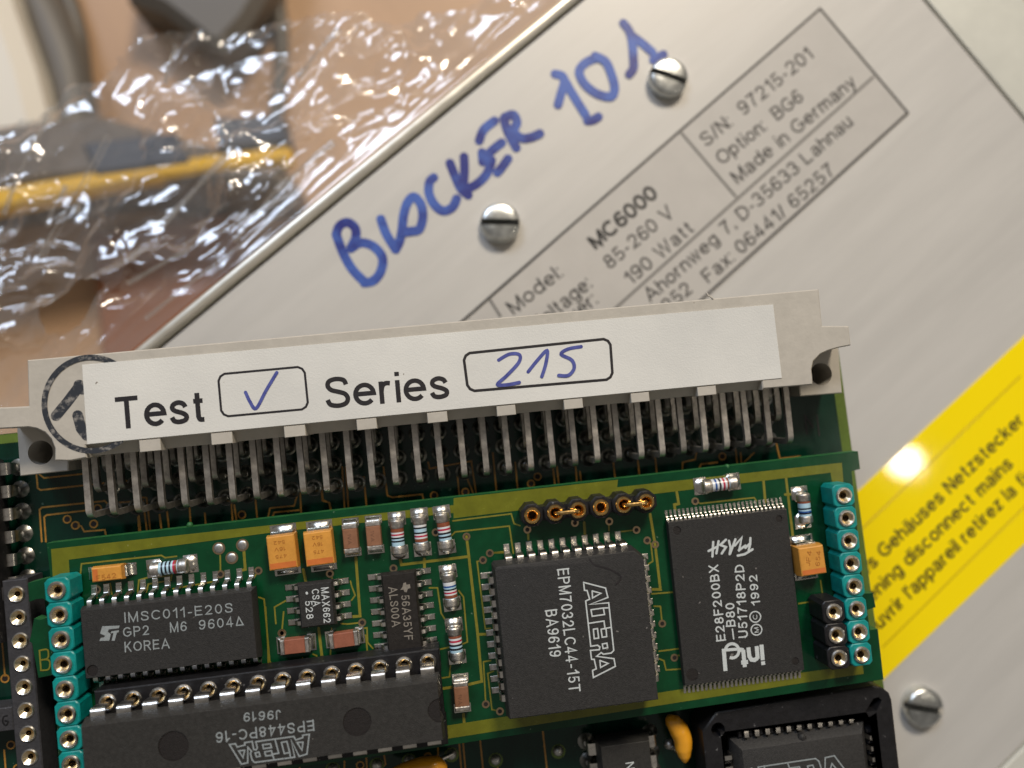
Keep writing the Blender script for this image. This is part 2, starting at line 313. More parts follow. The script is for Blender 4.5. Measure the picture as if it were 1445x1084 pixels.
GL = {'0': (.5, [AR(.25, .5, .25, .435)]), '1': (.3, [[(.0, .72), (.14, .80), (.26, .97)], [(.27, 0), (.27, 1)]]),
 '2': (.52, [AR(.25, .68, .24, .255, 170, -40) + [(.02, .065), (.52, .065)]]), '3': (.5, [AR(.23, .71, .22, .225, 165, -90), AR(.23, .275, .26, .21, 90, -168)]),
 '4': (.54, [[(.54, .27), (.0, .27), (.38, .97), (.38, 0)]]), '5': (.5, [[(.47, .935), (.10, .935), (.04, .47)] + AR(.24, .32, .26, .26, 138, -145)]),
 '6': (.5, SIX), '7': (.5, [[(0, .935), (.5, .935)] + CR((.5, .93), (.32, .62), (.22, .3), (.18, 0))]), '8': (.5, [AR(.25, .72, .2, .215), AR(.25, .285, .25, .225)]),
 '9': (.5, [[(.5 - x, 1 - y) for x, y in p] for p in SIX]), 'A': (.74, [[(0, 0), (.37, .98), (.74, 0)], [(.13, .32), (.61, .32)]]),
 'B': (.57, [ST, [(0, .935), (.33, .935)] + AR(.33, .73, .2, .205, 90, -90)[1:] + [(0, .525)], [(.3, .525), (.36, .525)] + AR(.36, .295, .21, .23, 90, -90)[1:] + [(0, .065)]]),
 'C': (.64, [AR(.36, .5, .36, .435, 45, 315)]), 'D': (.6, [ST, [(0, .935), (.24, .935)] + AR(.24, .5, .36, .435, 90, -90)[1:] + [(0, .065)]]),
 'E': (.53, [ST, [(0, .935), (.53, .935)], [(0, .52), (.49, .52)], [(0, .065), (.54, .065)]]), 'F': (.5, [ST, [(0, .935), (.5, .935)], [(0, .5), (.43, .5)]]),
 'G': (.7, [AR(.36, .5, .36, .435, 45, 320) + [(.70, .25), (.70, .47), (.38, .47)]]), 'H': (.56, [ST, [(.56, 0), (.56, 1)], [(0, .52), (.56, .52)]]), 'I': (0, [ST]),
 'J': (.36, [[(.36, 1), (.36, .28)] + AR(.18, .28, .18, .215, 0, -175)]), 'K': (.58, [ST, [(.55, 1), (.02, .40)], [(.2, .6), (.58, 0)]]), 'L': (.5, [ST, [(0, .065), (.5, .065)]]),
 'M': (.7, [ST, [(.0, .97), (.35, .04), (.70, .97)], [(.7, 0), (.7, 1)]]), 'N': (.56, [ST, [(.02, .97), (.54, .03)], [(.56, 0), (.56, 1)]]), 'O': (.74, [AR(.37, .5, .37, .435)]),
 'P': (.56, [ST, PB]), 'R': (.6, [ST, PB, [(.30, .485), (.60, 0)]]), 'S': (.56, [CR((.54, .73), (.48, .88), (.28, .935), (.09, .88), (.04, .73), (.13, .59), (.30, .52), (.49, .43), (.56, .27), (.49, .12), (.29, .065), (.08, .12), (.01, .28))]),
 'T': (.64, [[(0, .935), (.64, .935)], [(.32, 0), (.32, .935)]]), 'U': (.56, [[(0, 1), (0, .35)] + AR(.28, .35, .28, .285, 180, 360) + [(.56, 1)]]), 'V': (.68, [[(0, 1), (.34, .02), (.68, 1)]]),
 'W': (.94, [[(0, 1), (.24, .02), (.47, .97), (.70, .02), (.94, 1)]]), 'X': (.6, [[(0, 0), (.6, 1)], [(0, 1), (.6, 0)]]), 'Y': (.64, [[(0, 1), (.32, .44), (.64, 1)], [(.32, .46), (.32, 0)]]),
 'a': (.47, AA), 'ä': (.47, AA + [[(.13, .84), (.13, .97)], [(.33, .84), (.33, .97)]]), 'b': (.48, [ST, AR(.24, .365, .24, .3)]), 'c': (.46, [AR(.25, .365, .25, .3, 45, 315)]), 'd': (.48, [[(.48, 0), (.48, 1)], AR(.24, .365, .24, .3)]),
 'e': (.5, [[(.02, .38), (.5, .38)] + AR(.25, .365, .25, .3, 5, 318)]), 'f': (.27, [CR((.3, .93), (.17, .91), (.12, .78)) + [(.12, 0)], [(0, .665), (.27, .665)]]),
 'g': (.48, [AR(.24, .365, .24, .3), [(.48, .73), (.48, .05)] + CR((.48, .05), (.43, -.14), (.24, -.21), (.04, -.12))[1:]]), 'h': (.42, [ST, ARCH(0, .42)]), 'i': (0, [SX, [(0, .86), (0, 1)]]),
 'k': (.45, [ST, [(.43, .73), (.02, .28)], [(.15, .43), (.45, 0)]]), 'l': (0, [ST]), 'm': (.68, [SX, ARCH(0, .34), ARCH(.34, .34)]), 'n': (.42, [SX, ARCH(0, .42)]), 'o': (.5, [AR(.25, .365, .25, .3)]),
 'p': (.48, [[(0, -.27), (0, .73)], AR(.24, .365, .24, .3)]), 'r': (.24, [SX, CR((0, .40), (.04, .58), (.13, .66), (.25, .65))]), 's': (.42, [CR((.40, .51), (.34, .62), (.2, .67), (.06, .61), (.03, .5), (.11, .41), (.30, .33), (.41, .23), (.38, .11), (.21, .06), (.06, .1), (0, .22))]),
 't': (.27, [[(.12, .92), (.12, .18)] + CR((.12, .18), (.16, .08), (.28, .07))[1:], [(0, .665), (.27, .665)]]), 'u': (.42, [[(0, .73), (0, .27)] + CR((0, .27), (.05, .12), (.2, .065), (.36, .13), (.42, .28))[1:], [(.42, 0), (.42, .73)]]),
 'v': (.44, [[(0, .73), (.22, .02), (.44, .73)]]), 'w': (.66, [[(0, .73), (.17, .02), (.33, .7), (.49, .02), (.66, .73)]]), 'y': (.44, [[(0, .73), (.23, .05)], [(.44, .73), (.2, -.02), (.13, -.17), (.0, -.2)]]),
 'x': (.44, [[(0, 0), (.44, .73)], [(0, .73), (.44, 0)]]), 'z': (.41, [[(.02, .665), (.39, .665), (.02, .065), (.42, .065)]]), '-': (.26, [[(0, .38), (.26, .38)]]), '/': (.26, [[(0, 0), (.26, 1)]]), ':': (0, [[(0, 0), (0, .13)], [(0, .6), (0, .73)]]), ',': (.03, [[(.03, .13), (.03, 0), (0, -.12)]]), "'": (0, [[(0, 1), (0, .68)]])}
def text(name, s, p0, p1, h, z, m, parent, t=.135, track=.27, mono=0, cap=False):
    """lettering whose baseline runs from pixel p0 to p1 on the plane at height z; capitals h pixels tall"""
    dx, dy = p1[0] - p0[0], p1[1] - p0[1]; L = math.hypot(dx, dy)
    a = np.array(U2(p0, z)); b = np.array(U2(p1, z)); c = np.array(U2((p0[0] + dy / L * h, p0[1] - dx / L * h), z))
    e = (b - a) / np.linalg.norm(b - a); nn = np.array([-e[1], e[0]]); hh = abs((c - a) @ nn)
    x = t / 2; items = []
    for ch in s:
        if ch == ' ': x += mono or .38; continue
        w_, paths = GL[ch]; ox = x + ((mono - track - w_) / 2 if mono else 0); items.append((ox, paths)); x += mono or (w_ + track)
    x1 = items[-1][0] + GL[s[-1]][0] + t / 2; x0 = items[0][0] - t / 2; kx = np.linalg.norm(b - a) / (x1 - x0); mb = MB(); k = 0
    for ox, paths in items:
        for p in paths:
            P = [tuple(a + e * (ox + u - x0) * kx + nn * v * hh) for u, v in p]; k += 1
            mb.ribbon(P, t * hh, z + (k % 6) * .0022, dz=.0002, cap=cap)
    return ob(name, mb.mesh(name, m), parent)
def stroke(name, paths, wpx, z, m, parent, smooth=True, dz=0.0015, scale=13.0, cap=True):
    mb = MB()
    for i, p in enumerate(paths):
        pts = [U2(q, z) for q in p]
        if smooth and len(pts) > 2: pts = crom(pts)
        mb.ribbon(pts, wpx / scale, z + i * 0.004, dz=dz, cap=cap)
    return ob(name, mb.mesh(name, m), parent)

ZB = -6.6          # main board surface (the plug-in board's surface is z = 0)
ZP = -26.0         # sheet metal panel
ZT = -150.0        # table

# ------------------------------------------------------------------ setting: table
mb = MB(); mb.box(-1400, 1400, -1400, 1400, ZT - 20, ZT)
ob('tabletop', mb.mesh('tabletop', 'table'), kind='structure')

# ------------------------------------------------------------------ metal enclosure below
ANG = math.radians(35.35); E1 = np.array([math.cos(ANG), math.sin(ANG)]); E2 = np.array([-math.sin(ANG), math.cos(ANG)])
O_ = np.array(U2((525, 242), ZP))                         # a point on the panel's left edge line
def pf(s_, t_): q = O_ + E1 * s_ + E2 * t_; return (float(q[0]), float(q[1]))      # panel frame: s along the edge, t positive outwards
def inv(p): d = np.array(p) - O_; return float(d @ E1), float(d @ E2)
sR = inv(U2((1372, 82), ZP))[0]; tB = inv(U2((1427, 1067), ZP))[1]; sL = -125.0
enc = thing('metal_enclosure', 'silver sheet-metal enclosure with marker lettering, rating plate and yellow warning strip', 'enclosure', (*pf((sL + sR) / 2, tB / 2), ZT))
scr = [(706, 315), (943, 110), (1303, 998)]
mb = MB(); mb.prism([pf(sL, -.35), pf(sR, -.35), pf(sR, tB), pf(sL, tB)], ZP - 1.5, ZP, 0, .18)
pan = ob('cover_panel', mb.mesh('cover_panel', 'panel'), enc)
mb = MB()
mb.prism([pf(sL - 3, 0.0), pf(sR + 13, 0.0), pf(sR + 13, tB - 9), pf(sL - 3, tB - 9)], ZT, ZP - 1.6)
ob('case_body', mb.mesh('case_body', 'dark'), enc)
def bar(name, a, b, c, d, z0, z1, m, ch):
    mb = MB(); mb.prism([pf(*a), pf(*b), pf(*c), pf(*d)], z0, z1 - ch)
    poly = ccw([pf(*a), pf(*b), pf(*c), pf(*d)])
    rr = []
    for k in range(5):
        t = k / 4 * math.pi / 2; rr.append([(x, y, z1 - ch + ch * math.sin(t)) for x, y in inset(poly, ch * (1 - math.cos(t)))])
    mb2 = MB(); mb2.loft([[(x, y, z0) for x, y in poly]] + rr)
    return ob(name, mb2.mesh(name, m, 50), enc)
bar('edge_rail', (sL - 3, .15), (sR + 13, .15), (sR + 13, 1.85), (sL - 3, 1.85), ZT, ZP + .5, 'frame', .75)
bar('end_flange', (sR + .45, .05), (sR + 13, .05), (sR + 13, tB), (sR + .45, tB), ZP - 6, ZP + .1, 'frame2', .3)
bar('side_flange', (sL, tB - .45), (sR + 13, tB - .45), (sR + 13, tB - 9), (sL, tB - 9), ZP - 6, ZP + .1, 'frame2', .3)
# screws
def screw_mesh():
    mb = MB(); R = 2.9; n = 40; prof = [(R, 0), (R, 1.25), (R * .97, 1.48), (R * .88, 1.68), (R * .76, 1.77), (R * .45, 1.84), (0.001, 1.86)]
    rings = []
    # two half heads either side of a slot, plus a slot floor coloured dark as shade
    hw = .46; dp = .55
    for sg in (1, -1):
        rr = []
        for r, h in prof:
            y0 = hw; ring = []
            a0 = math.asin(min(.999, y0 / max(r, y0 + .001)))
            for i in range(n // 2 + 1):
                a = a0 + (math.pi - 2 * a0) * i / (n // 2); ring.append((r * math.cos(a) if r > y0 else 0, max(y0, r * math.sin(a)) * sg, h))
            rr.append(ring if sg > 0 else ring[::-1])
        mb.loft(rr, 0, top=True, bot=False)
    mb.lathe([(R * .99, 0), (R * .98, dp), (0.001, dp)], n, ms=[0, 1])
    return mb.mesh('screw', ['steel', 'slotshade'], 40)
scm = screw_mesh()
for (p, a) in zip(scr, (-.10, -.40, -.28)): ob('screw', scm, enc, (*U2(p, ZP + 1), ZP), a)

# marker lettering
mk = [zb((110, 770), (150, 880), (210, 990), (288, 1072)), zb((110, 775), (130, 720), (180, 695), (230, 730), (235, 790), (205, 855)),
      zb((205, 862), (270, 825), (350, 850), (405, 920), (395, 1005), (350, 1065), (290, 1080)),
      zb((395, 675), (430, 770), (490, 868)), zb((490, 868), (515, 815), (530, 740), (540, 650), (565, 570), (605, 533), (650, 580), (662, 660), (640, 738), (590, 752), (535, 760)),
      zb((732, 410), (705, 440), (702, 510), (735, 580), (790, 622), (850, 600), (878, 545)),
      zb((835, 318), (868, 400), (905, 480), (952, 522)), zb((925, 278), (928, 360), (922, 450)), zb((930, 490), (1000, 455), (1060, 400), (1090, 340), (1100, 300)),
      zb((1022, 175), (1050, 105), (1120, 48)), zb((1040, 250), (1045, 310)), zb((1045, 300), (1100, 240), (1165, 188)), zb((1205, 290), (1170, 340), (1138, 378)),
      zb((1178, 35), (1205, 120), (1258, 220)), zb((1185, 25), (1238, 10), (1262, 60), (1240, 115), (1290, 158), (1350, 155), (1408, 130)),
      zn((140, 630), (200, 648), (218, 700), (190, 800), (165, 890)), zn((225, 690), (300, 820), (400, 980)), zn((415, 1028), (460, 1022), (508, 995)),
      zn((490, 495), (400, 535), (345, 610), (390, 715), (500, 800), (615, 822), (645, 750), (620, 640), (570, 530), (480, 480)),
      zn((720, 200), (772, 270), (795, 370), (805, 500), (805, 580), (770, 632)), zn((800, 310), (880, 370), (965, 445)), zn((975, 512), (1060, 465))]
stroke('marker_lettering', mk, 13.0, ZP + .02, 'marker', enc, scale=9.65)

# rating plate
pl = ob('rating_plate', MB().prism([U2(p, ZP) for p in ((560, 540), (1157, 10), (1283, 160), (715, 680))], ZP + .01, ZP + .10).mesh('rating_plate', 'plate'), enc)
zz = ZP + .115
def lines(name, segs, wpx, m, z=None, par=None): return stroke(name, segs, wpx, z or zz, m, par or pl, False, 0.0008, 9.6)
lines('border', [[(560, 534), (1156, 13.5)], [(1157, 12), (1280, 158)], [(1281, 159.5), (715, 672)]], 3.6, 'pink')
lines('divider', [[(1232, 109), (640, 640)], [(962, 188), (1038, 277)], [(692, 424), (706, 446)]], 3.4, 'pline', zz + .03)
def T(*a, **k): k.setdefault('track', .225); return text('lettering', *a, **k)
for s_, a, b, h, o_ in [('MC6000', zm((905, 512))[0], zm((1312, 160))[0], 21, .225), ('85-260 V', (861, 381), (953, 303), 20, .14), ('190 Watt', (890, 404), (981, 325), 20, .14),
                    ('Model:', (725, 445), (796, 389), 21, .14), ('Voltage:', (757, 471), (837, 404), 21, .14), ('Power:', (780, 482), (845, 427), 21, .14),
                    ('S/N:  97215-201', zl((375, 497))[0], zl((740, 192))[0], 20, .14), ('Option:  BG6', zl((428, 558))[0], zl((706, 335))[0], 20, .14),
                    ('Made in Germany', zl((480, 622))[0], zl((885, 285))[0], 20, .14), ('Ahornweg 7, D-35633 Lahnau', zl((185, 1022))[0], zl((872, 418))[0], 20, .14),
                    ('Fax: 06441/ 65257', zl((382, 956))[0], zl((812, 582))[0], 20, .14), ('Tel: 06441/ 65252', (800, 566), (979, 411), 20, .14)]:
    T(s_, a, b, h, zz, 'pink', pl, t=o_)
# warning strip
wl_ = [inv(U2(p, ZP)) for p in ((1211.5, 692), (1249, 956))]
tW0, tW1 = wl_[0][1], wl_[1][1]
wn = ob('warning_label', MB().prism([pf(sL + 20, tW0), pf(sR - 6, tW0), pf(sR - 6, tW1), pf(sL + 20, tW1)], ZP + .01, ZP + .13).mesh('warning_label', 'warn'), enc)
zw = ZP + .145
lines('emboss_line', [[(1217, 746), (1440, 531)], [(1246, 913), (1447, 714)]], 2.6, 'wline', zw, wn)
for s_, a, b in [('des Gehäuses Netzstecker', (1209, 826), (1447, 595)), ('opening disconnect mains', (1208, 873), (1431, 657)), ("ouvrir l'appareil retirez la fiche", (1231, 900), (1482, 650))]:
    T(s_, a, b, 19.5, zw, 'wink', wn, t=.175, track=.225)

# ------------------------------------------------------------------ shared small meshes
def cup(r0, top, depth, h0, mats=('tin', 'gold2', 'hole'), rin=.64, rh=.35):
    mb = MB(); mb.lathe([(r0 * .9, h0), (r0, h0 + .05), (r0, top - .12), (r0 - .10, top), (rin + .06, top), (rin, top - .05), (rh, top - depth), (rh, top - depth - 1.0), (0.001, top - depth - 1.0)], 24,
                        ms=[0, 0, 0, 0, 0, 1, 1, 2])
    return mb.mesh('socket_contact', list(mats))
def gull(hb, he, zl, w_, t_, z0=.06):
    """gull-wing lead pointing to +y: leaves the body at y=hb, foot ends at y=he"""
    d = he - hb
    return MB().strip([(hb - .15, zl), (hb + d * .22, zl), (hb + d * .36, zl - .14), (hb + d * .50, z0 + .2), (hb + d * .62, z0 + .06), (he, z0 + .06)], w_, t_, axis='x').mesh('lead', 'tin', 60)
def mold(sx, sy, z0, z1, dr=.18, ch=.06, holes=(), name='chip', m='chip', holem=None, zm_=None):
    zm_ = zm_ or (z0 + z1) / 2
    q = lambda d, z: [(-sx / 2 + d, -sy / 2 + d, z), (sx / 2 - d, -sy / 2 + d, z), (sx / 2 - d, sy / 2 - d, z), (-sx / 2 + d, sy / 2 - d, z)]
    mb = MB(); mb.loft([q(dr, z0), q(0, zm_ - .06), q(0, zm_ + .06), q(dr, z1 - ch), q(dr + ch, z1)], holes=holes, holem=1 if holem else None)
    return mb.mesh(name, [m, holem] if holem else m)
def dome(r, h, n=14): return MB().lathe([(r, 0), (r * .93, h * .35), (r * .72, h * .7), (r * .4, h * .93), (0.001, h)], n)
def via_mesh(r0, r1, z, mats=('via', 'hole')):
    return MB().lathe([(r0, -.02), (r0, z), (r1, z), (r1 * .95, z - .03), (0.001, z - .03)], 16, ms=[0, 0, 1, 1]).mesh('via', list(mats))

# ------------------------------------------------------------------ plug-in (upper) board
mez = thing('plug_in_circuit_board', 'small green circuit board crowded with chips, plugged on top of the larger board', 'circuit board', (42, -10, -1.6))
outl = [U2(p, 0) for p in [(65, 767), (1211, 637), (1214, 662), (1202, 665), (1219, 838), (1232, 837), (1236, 857), (1224, 861), (1228, 889), (1239, 888), (1247, 959)]]
outl += [U2(p, 0) for p in [(640, 1051), (625, 1054), (84, 1131), (79, 952), (54, 957), (45, 908), (41, 905)]]
notch = circ(*U2((59, 857), 0), 1.33, 14)
outl += [U2(p, 0) for p in [(43, 899), (48, 873), (56, 875), (66, 872), (71, 862), (69, 851), (60, 845), (51, 846), (41, 850), (39, 823), (71, 815)]]
mb = MB(); mb.prism(outl, -1.6, 0, 0, .04)
mb.m = [1 if i < len(outl) else 0 for i in range(len(mb.m))]
mbd = ob('board', mb.mesh('board', ['mask', 'edge']), mez)
def sheet(name, polys, z, m, par):
    mb = MB()
    for p in polys: mb.prism([U2(q, z) for q in p], z - .02, z)
    return ob(name, mb.mesh(name, m), par)
# copper areas under the mask (olive border)
p3 = z3((215, 885), (1140, 795), (1140, 800)); 
sheet('copper_pour', [[(72, 775), (1188, 653), (1192, 702), (1178, 704), (1172, 667), (640, 731.5), (640, 724), (380, 752), (97, 790), (100, 838), (76, 840)]], .025, 'pour', mbd)
sheet('copper_pour', [[(631, 1024), (960, 973), (1170, 944), (1217, 937), (1219, 951), (1170, 958), (632, 1042.5)]], .025, 'pour', mbd)
sheet('copper_pour', [[(640, 725), (870, 697), (872, 677), (640, 703)]], .028, 'pour', mbd)
def traces(lst, z, m, par, w_, name='copper_trace'):
    for p in lst: ob(name, MB().ribbon([U2(q, z) for q in p], w_, z, dz=.0004).mesh(name, m), par)
wide = [z6((898, 100), (908, 185), (945, 510), (963, 715), (880, 735)), z6((615, 190), (621, 220), (905, 185)), z6((885, 855), (891, 925)), z6((428, 190), (446, 438), (392, 442)),
        z6((205, 240), (215, 290)), z7((840, 60), (882, 420)), z7((712, 70), (722, 195)), z6((795, 746), (850, 738)), z6((718, 195), (720, 235)), z6((945, 516), (1000, 514)), zp((742, 350), (747, 420)),
        z7((218, 122), (232, 205), (207, 210), (212, 240)), z4((1035, 150), (1042, 240), (1015, 246), (1018, 292)), z6((270, 490), (285, 622)), z7((835, 152), (885, 150)), z7((70, 265), (98, 435), (128, 690), (80, 690))]
traces(wide, .018, 'trace', mbd, .30)
thin = [z5((840, 768), (1088, 738), (1100, 780), (1125, 788)), z5((835, 830), (850, 815), (1080, 790), (1097, 905)), z5((997, 905), (1060, 902)), z6((968, 200), (943, 206), (978, 492), (1000, 490)),
        z6((1000, 627), (970, 632), (980, 812)), z6((1012, 672), (988, 682), (1006, 835), (1040, 842)), z6((865, 330), (885, 356), (902, 548), (868, 562)), z6((740, 318), (775, 318), (790, 425), (805, 450), (815, 470)),
        z6((830, 640), (826, 696), (795, 701)), z6((780, 580), (850, 565)), z4((340, 275), (346, 216), (685, 180), (702, 190), (750, 184)), z4((585, 335), (590, 285), (625, 275), (720, 268)),
        z4((622, 335), (630, 302), (725, 286), (730, 262)), z4((735, 322), (905, 292)), z4((935, 170), (937, 258)), z4((1098, 245), (1075, 280)), z4((1100, 358), (1122, 366), (1146, 630), (1162, 652), (1290, 632), (1285, 615)),
        z4((1128, 400), (1138, 560), (1140, 642), (1165, 655), (1240, 650)), z4((1215, 372), (1166, 400), (1172, 470)), z4((1205, 420), (1197, 508)), z4((1355, 490), (1372, 622)), z4((1330, 600), (1345, 606), (1350, 632)),
        z6((455, 465), (392, 472), (365, 470)), z6((325, 490), (318, 640)), z6((520, 600), (505, 600), (500, 640)), z6((440, 510), (470, 520), (478, 600)), z6((460, 490), (475, 488), (478, 550), (500, 575)),
        z7((325, 190), (355, 203), (660, 170), (672, 190)), z7((53, 412), (75, 432), (85, 530), (62, 545)), z7((80, 715), (205, 705)), z7((92, 785), (128, 786), (138, 883)), z7((120, 1040), (245, 1024)),
        z7((912, 770), (990, 758)), z7((1035, 640), (1046, 715)), z8((122, 465), (148, 476), (160, 528), (248, 522)), z8((207, 458), (222, 446), (238, 446)), zp((380, 395), (386, 462)), zp((1075, 397), (975, 408)),
        zp((900, 345), (900, 400)), zp((142, 545), (235, 535)), z4((410, 330), (412, 360)), z4((468, 300), (475, 345)), z5((1160, 775), (1162, 850)), z6((318, 258), (330, 285)), z6((410, 370), (425, 350), (410, 310), (405, 290)),
        z4((555, 705), (560, 735)), z4((610, 700), (628, 725), (630, 742)), z4((660, 695), (668, 730)), z4((715, 688), (740, 700), (745, 715)), z4((775, 680), (765, 695), (760, 715)), z4((830, 672), (845, 690), (848, 705)), z4((925, 655), (960, 665), (965, 690)), z4((1040, 640), (1045, 675))]
traces(thin, .012, 'trace', mbd, .17)
vm = via_mesh(.44, .24, .045)
vias = (z6((898, 100), (980, 812), (1040, 842), (968, 200), (588, 235), (318, 258), (455, 465), (285, 622), (115, 510), (525, 597), (767, 82), (30, 657)) + z5((997, 905))
        + z4((937, 260), (1098, 245), (412, 325), (985, 668), (1115, 656), (1197, 510), (1372, 624)) + z7((325, 190), (53, 412), (98, 435), (138, 883)) + z8((207, 458)) + zp((380, 395), (1075, 397), (902, 343), (683, 352)))
for p in vias: ob('via', vm, mbd, (*U2(p, 0), 0))
for p in z4((930, 150), (1030, 136), (985, 190)):
    t = ob('test_pad', MB().lathe([(.68, -.01), (.68, .05), (.001, .05)], 20).mesh('test_pad', 'via'), mbd, (*U2(p, 0), 0))
tp = dome(.52, .14, 18).mesh('solder_dome', 'msold')
for p in z4((930, 150), (1030, 136), (985, 190)): ob('solder_dome', tp, mbd, (*U2(p, 0), .05))
ob('board_edge_bump', dome(.35, .32).mesh('board_edge_bump', 'edge'), mbd, (*U2((1026, 659), -.3), -.3))
ob('board_edge_bump', dome(.35, .3).mesh('board_edge_bump', 'edge'), mbd, (*U2((268, 741), -.3), -.3))
stroke('letter_mark', [zc((345, 995 - 0), (345, 995))] if 0 else [ZM(0, 904, 6.02)((335, 85), (348, 252)), ZM(0, 904, 6.02)((335, 85), (395, 75), (412, 100), (405, 150), (345, 165)), ZM(0, 904, 6.02)((345, 165), (412, 165), (425, 205), (410, 245), (348, 252))], 2.2, .02, 'trace', mbd, True)

# ---- machined-pin socket strips
cupm = cup(.93, 3.28, .36, 2.4)
def seg_mesh(n, m, h):
    mb = MB()
    for i in range(n):
        y = -2.54 * i; a, c = 1.25, .38
        poly = [(-a + c, y - a), (a - c, y - a), (a, y - a + c), (a, y + a - c), (a - c, y + a), (-a + c, y + a), (-a, y + a - c), (-a, y - a + c)]
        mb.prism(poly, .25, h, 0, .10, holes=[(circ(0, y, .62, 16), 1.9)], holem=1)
        mb.box(-.85, .85, y - 1.27 - .2, y + .2 - 1.07, .3, h - .35) if i < n - 1 else None
    mb.box(-.7, .7, -2.54 * (n - 1) - .9, .9, 0, .3)
    return mb.mesh('socket_strip', [m, 'hole'])
def strip8(x, y, n, m, h, label, cm):
    b = ob('socket_strip', seg_mesh(n, m, h), mez, (x, y, 0), 0, label)
    for i in range(n): ob('socket_contact', cm, b, (x, y - 2.54 * i, h - 3.0), random.random())
    return b
strip8(0, 0, 9, 'teal', 3.0, 'teal socket strip beside the long chip with white lettering', cupm)
strip8(84.89, .55, 8, 'teal', 3.0, 'teal socket strip along the edge next to the yellow warning strip', cupm)
q = U2((1180, 896), 3.6)
strip8(q[0], q[1] + 2.54, 3, 'black', 3.6, 'short black socket strip of three contacts', cupm)
# black strip with gold cups lying along x
q0 = U2((751, 727.5), 2.6); q1 = U2((914.6, 708), 2.6)
mb = MB()
for i in range(6):
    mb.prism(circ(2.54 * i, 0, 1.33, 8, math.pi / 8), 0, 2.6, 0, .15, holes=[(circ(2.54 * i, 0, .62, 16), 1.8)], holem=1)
    if i < 5: mb.box(2.54 * i + .8, 2.54 * i + 1.74, -.75, .75, .02, 2.1)
gs = ob('socket_strip', mb.mesh('socket_strip', ['black', 'hole']), mez, (q0[0], q0[1], 0), math.atan2(q1[1] - q0[1], q1[0] - q0[0]), 'black round-bodied socket strip with six gold contacts')
gcup = cup(.90, 2.95, .45, 2.0, ('gold', 'gold', 'hole'), .58, .37)
for i in range(6):
    v_ = Wm[gs] @ Vector((2.54 * i * S, 0, 0)); ob('socket_contact', gcup, gs, tuple(v_ / S), random.random())
for a in (1, 4):
    v0 = Wm[gs] @ Vector((2.54 * a * S, 0, 0)); x, y = v0.x / S, v0.y / S
    ob('jumper_wire', MB().tube(crom([(x, y, 1.9), (x + .05, y, 2.9), (x + .45, y + .02, 3.35), (x + 1.3, y + .03, 3.45), (x + 2.2, y + .02, 3.35), (x + 2.52, y, 2.9), (x + 2.54, y, 1.9)], 4), .23, 10).mesh('jumper_wire', 'gold'), gs)

# ---- chips
sx0, sy0 = 2.33 + 16.51 / 2, -1.99 - 4.0
pad_s = MB().box(-.30, .30, -.55, .75, 0, .10, 0, .04).mesh('solder_pad', 'solder')
c28 = ob('transmitter_chip', mold(17.9, 7.5, .2, 2.5, .22, holes=[(circ(-8.0, -2.75, .58, 18), .14)], holem='recess', name='transmitter_chip'), mez, (sx0, sy0, 0), 0, 'grey long surface-mount chip with three lines of white lettering and a maker mark')
g28 = gull(3.75, 5.25, 1.35, .46, .25)
for i in range(14):
    x = sx0 + 1.27 * (i - 6.5)
    for sg in (0, 1):
        ob('lead', g28, c28, (x, sy0, 0), math.pi * sg); ob('solder_pad', pad_s, c28, (x, sy0 + (4.85 if not sg else -4.85), 0), math.pi * sg)
zt28 = 2.512
for s_, a, b, h in [('IMSC011-E20S', (310, 325), (1160, 245), 13.5), ('GP2', (300, 440), (505, 420), 13.5), ('M6', (668, 402), (800, 390), 13.5), ('9604', (895, 383), (1165, 355), 13.5), ('KOREA', (312, 556), (665, 525), 13.5)]:
    T(s_, zs(a)[0], zs(b)[0], h, zt28, 'print', c28, t=.125, track=.33, cap=True)
stroke('lettering', [zs((1188, 348), (1240, 343), (1206, 283), (1188, 348))], 1.7, zt28, 'print', c28, False)
sheet('maker_mark', [zs((135, 355), (272, 350), (265, 370), (185, 380), (178, 398), (202, 416), (190, 468), (112, 470), (124, 446), (150, 442), (156, 428), (118, 412)), zs((204, 396), (266, 386), (262, 402), (250, 404), (232, 468), (208, 468), (224, 408), (202, 410))], zt28, 'print', c28)

def soic(name, cx, cy, n, ln, rz, label, m='chip', holes=()):
    c = ob(name, mold(3.9, ln, .12, 1.55, .16, .10, holes, name, m), mez, (cx, cy, 0), rz, label)
    g = gull(1.95, 3.05, .85, .42, .22); pd = MB().box(-.32, .32, -1.0, .75, 0, .14, 0, .06).mesh('solder_pad', 'solder')
    for i in range(n):
        yy = (i - (n - 1) / 2) * 1.27
        for sg in (1, -1):
            v_ = Wm[c] @ Vector((0, yy * S, 0)); ob('lead', g, c, tuple(v_ / S), rz - sg * math.pi / 2)
            v_ = Wm[c] @ Vector((sg * 2.72 * S, yy * S, 0)); ob('solder_pad', pd, c, tuple(v_ / S), rz - sg * math.pi / 2)
    return c
x8, y8 = U2((446.5, 853.5), 1.5); x14, y14 = U2((567, 863.5), 1.5)
c8 = soic('regulator_chip', x8, y8, 4, 4.9, 0, 'small eight-lead chip with vertical lettering and a white dot')
c14 = soic('logic_chip', x14, y14, 7, 8.65, 0, 'glossy narrow fourteen-lead chip with tan vertical lettering', 'chipgloss')
zc8 = 1.562
for s_, a, b in [('MAX662', (281, 318), (292, 468)), ('CSA', (240, 325), (247, 397)), ('528', (212, 374), (219, 452))]: T(s_, z6(a)[0], z6(b)[0], 10, zc8, 'printw', c8, t=.14, track=.33, cap=True)
stroke('lettering', [z6((219, 339), (220, 342))], 3.2, zc8, 'printw', c8, False)
